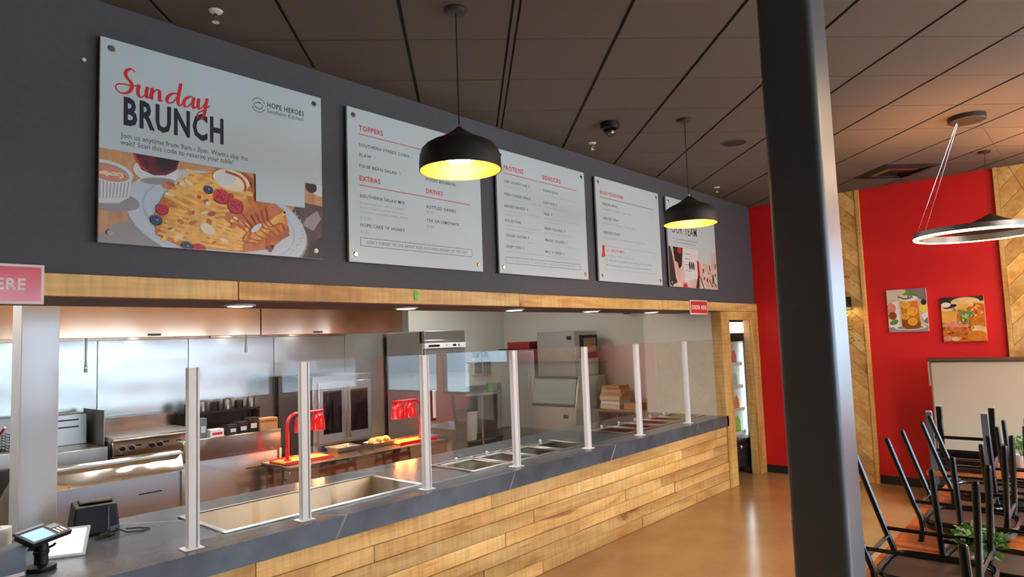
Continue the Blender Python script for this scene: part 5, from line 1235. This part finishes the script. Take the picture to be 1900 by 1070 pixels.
# black bag behind the counter at the left edge
t = thing('black_bag', 'black cloth bag hanging behind the counter at the left edge', 'bag', (-8.25, 1.95, .0)); q = MB()
prof = [(-.36, .55, .10), (-.30, .75, .13), (-.22, .95, .12), (-.14, 1.1, .09), (-.12, 1.19, .05)]
for (x1_, z_, th) in prof: q._add([(x1_-.1+.28, -th, z_), (x1_+.28, -th*.4, z_), (x1_+.28, th*.4, z_), (x1_-.1+.28, th, z_), (-.55, th, z_), (-.55, -th, z_)], [])
n = 6; q.f += [tuple(range(n-1, -1, -1)), tuple(range(4*n, 5*n))]+[(i*n+k, i*n+(k+1) % n, (i+1)*n+(k+1) % n, (i+1)*n+k) for i in range(4) for k in range(n)]; q.mi += [0]*(2+4*n)
q.build('bag_body', 'bag_black', t, .012, 2, 60); q = MB(); q.tube([(-.42, 0, 1.17), (-.38, 0, 1.30), (-.28, 0, 1.30), (-.22, 0, 1.17)], .008, 8); q.build('strap', 'bag_black', t)
o = B('trolley', 'steel_dark', None, (-.60, .25, -.22, .22, .45, .55), (-.60, -.56, -.22, -.18, 0, .45), (.21, .25, -.22, -.18, 0, .45), (-.60, -.56, .18, .22, 0, .45), (.21, .25, .18, .22, 0, .45)); o.location = (-8.35, 1.95, 0); tag(o, 'low steel trolley under the black bag behind the counter', 'trolley')

# ================================================================ THINGS ON THE COUNTER, LEFT END
ZC = .888
t = thing('receipt_printer', 'black receipt printer box standing on the counter near the white post', 'printer', (-7.905, .93, ZC), -.18)
q = MB(); q.hexa([(-.12, -.10, .0), (.12, -.10, .0), (.13, .12, 0), (-.13, .12, 0)], [(-.105, -.085, .165), (.105, -.085, .165), (.11, .10, .175), (-.11, .10, .175)]); q.build('body', 'black_plastic', t, .012, 2)
B('top_lid', 'black_trim', t, (-.08, .09, -.04, .09, .170, .185), bevel=.008); B('side_strip', 'grey_plastic', t, (.055, .063, -.1005, -.094, .02, .15)); B('back_ports', 'grey_plastic', t, (.068, .115, -.1, -.096, .012, .04))
q = MB(); pts = []
for k in range(40): a = k*.5; pts.append((-.03+.045*math.cos(a)+.001*k, -.17+.03*math.sin(a), .006+.0006*k))
q.tube(pts, .0035, 6); q.tube(spline3 if False else [(.06, -.10, .03), (.10, -.16, .008), (.17, -.20, .005), (.22, -.17, .005), (.19, -.10, .005), (.12, -.08, .01)], .004, 6)
q.box(-.03, .0, -.155, -.135, .004, .022); o = q.build('power_cable', 'black_plastic'); o.location = (-7.90, .88, ZC); tag(o, 'coiled black cable lying in front of the receipt printer', 'cable')
t = thing('payment_terminal', 'black card payment terminal with blue screen on a stand', 'payment terminal', (-8.305, .37, ZC))
q = MB(); q.lathe([(.0005, 0), (.062, 0), (.066, .008), (.064, .022), (.035, .030), (.0005, .032)], n=32); q.build('base', 'black_plastic', t)
q = MB(); q.lathe([(.030, .028), (.030, .075), (.034, .078), (.034, .092), (.030, .095), (.030, .12), (.026, .125), (.026, .14)], n=24, capt=True); st_ = q.build('stand', 'black_plastic', t); q = MB(); q.tube([(.03, 0, .10), (.05, 0, .105), (.06, 0, .115)], .007, 8); q.tube([(-.03, 0, .105), (-.055, 0, .11)], .007, 8); q.build('clamp_lever', 'black_plastic', st_)
q = MB(); Mx = Matrix.Translation((.01, .0, .165)) @ Matrix.Rotation(.62, 4, 'Z') @ Matrix.Rotation(-.02, 4, 'X') @ Matrix.Rotation(.0, 4, 'Y') @ Matrix.Rotation(.42, 4, 'X')
q.M = Mx; q.box(-.125, .125, -.052, .052, -.014, .012); h_ = q.build('terminal_head', 'black_plastic', t, .006, 2)
q = MB(); q.M = Mx; q.box(-.105, .025, -.038, .040, .012, .0135); q.build('screen', 'screen_blue', h_)
q = MB(); q.M = Mx; q.box(.045, .105, .012, .042, .011, .014); q.build('reader_slot', 'grey_plastic', h_)
q = MB(); q.M = Mx
for k in range(3): q.box(.048+k*.022, .060+k*.022, -.036, .004, .011, .0145)
q.build('keys', 'sign_edge', h_)
q = MB(); q.M = Mx; q.box(-.115, .065, .056, .075, -.004, .012); q.build('paper_cover', 'grey_plastic', h_, .003)
t = thing('white_tablet', 'white tablet leaning behind the payment terminal', 'tablet', (-8.17, .50, ZC), -.5)
q = MB(); q.M = Matrix.Rotation(-.75, 4, 'X'); q.box(-.11, .09, -.006, .006, .0, .17); b2 = q.build('tablet_body', 'white_plastic', t, .004, 2); q = MB(); q.M = Matrix.Rotation(-.75, 4, 'X'); q.box(-.095, .075, -.0075, -.006, .015, .155); q.build('tablet_screen', 'tablet_glow', b2)
q = MB(); q.hexa([(-.02, .02, 0), (.02, .02, 0), (.02, .12, 0), (-.02, .12, 0)], [(-.02, .045, .06), (.02, .045, .06), (.02, .06, .06), (-.02, .06, .06)]); q.build('kickstand', 'grey_plastic', t)
t = thing('cash_display', 'dark grey customer display box at the bottom left corner', 'display', (-8.50, .31, ZC), .1)
q = MB(); q.box(-.12, .12, -.02, .10, .0, .145); q.build('body', 'grey_plastic', t, .008, 2); q = MB(); q.box(-.12, .11, -.024, -.02, .012, .028); q.build('paper_slot', 'sign_edge', t)
t = thing('paper_roll', 'white paper roll standing behind the grey display box', 'paper roll', (-8.44, .56, ZC)); q = MB(); q.lathe([(.012, 0), (.055, 0), (.055, .20), (.012, .20)], n=28, closed=True); q.build('roll', 'white_plastic', t); q = MB(); q.lathe([(.009, .002), (.0125, .002), (.0125, .202), (.009, .202)], n=16, closed=True); q.build('core', 'kraft', t)
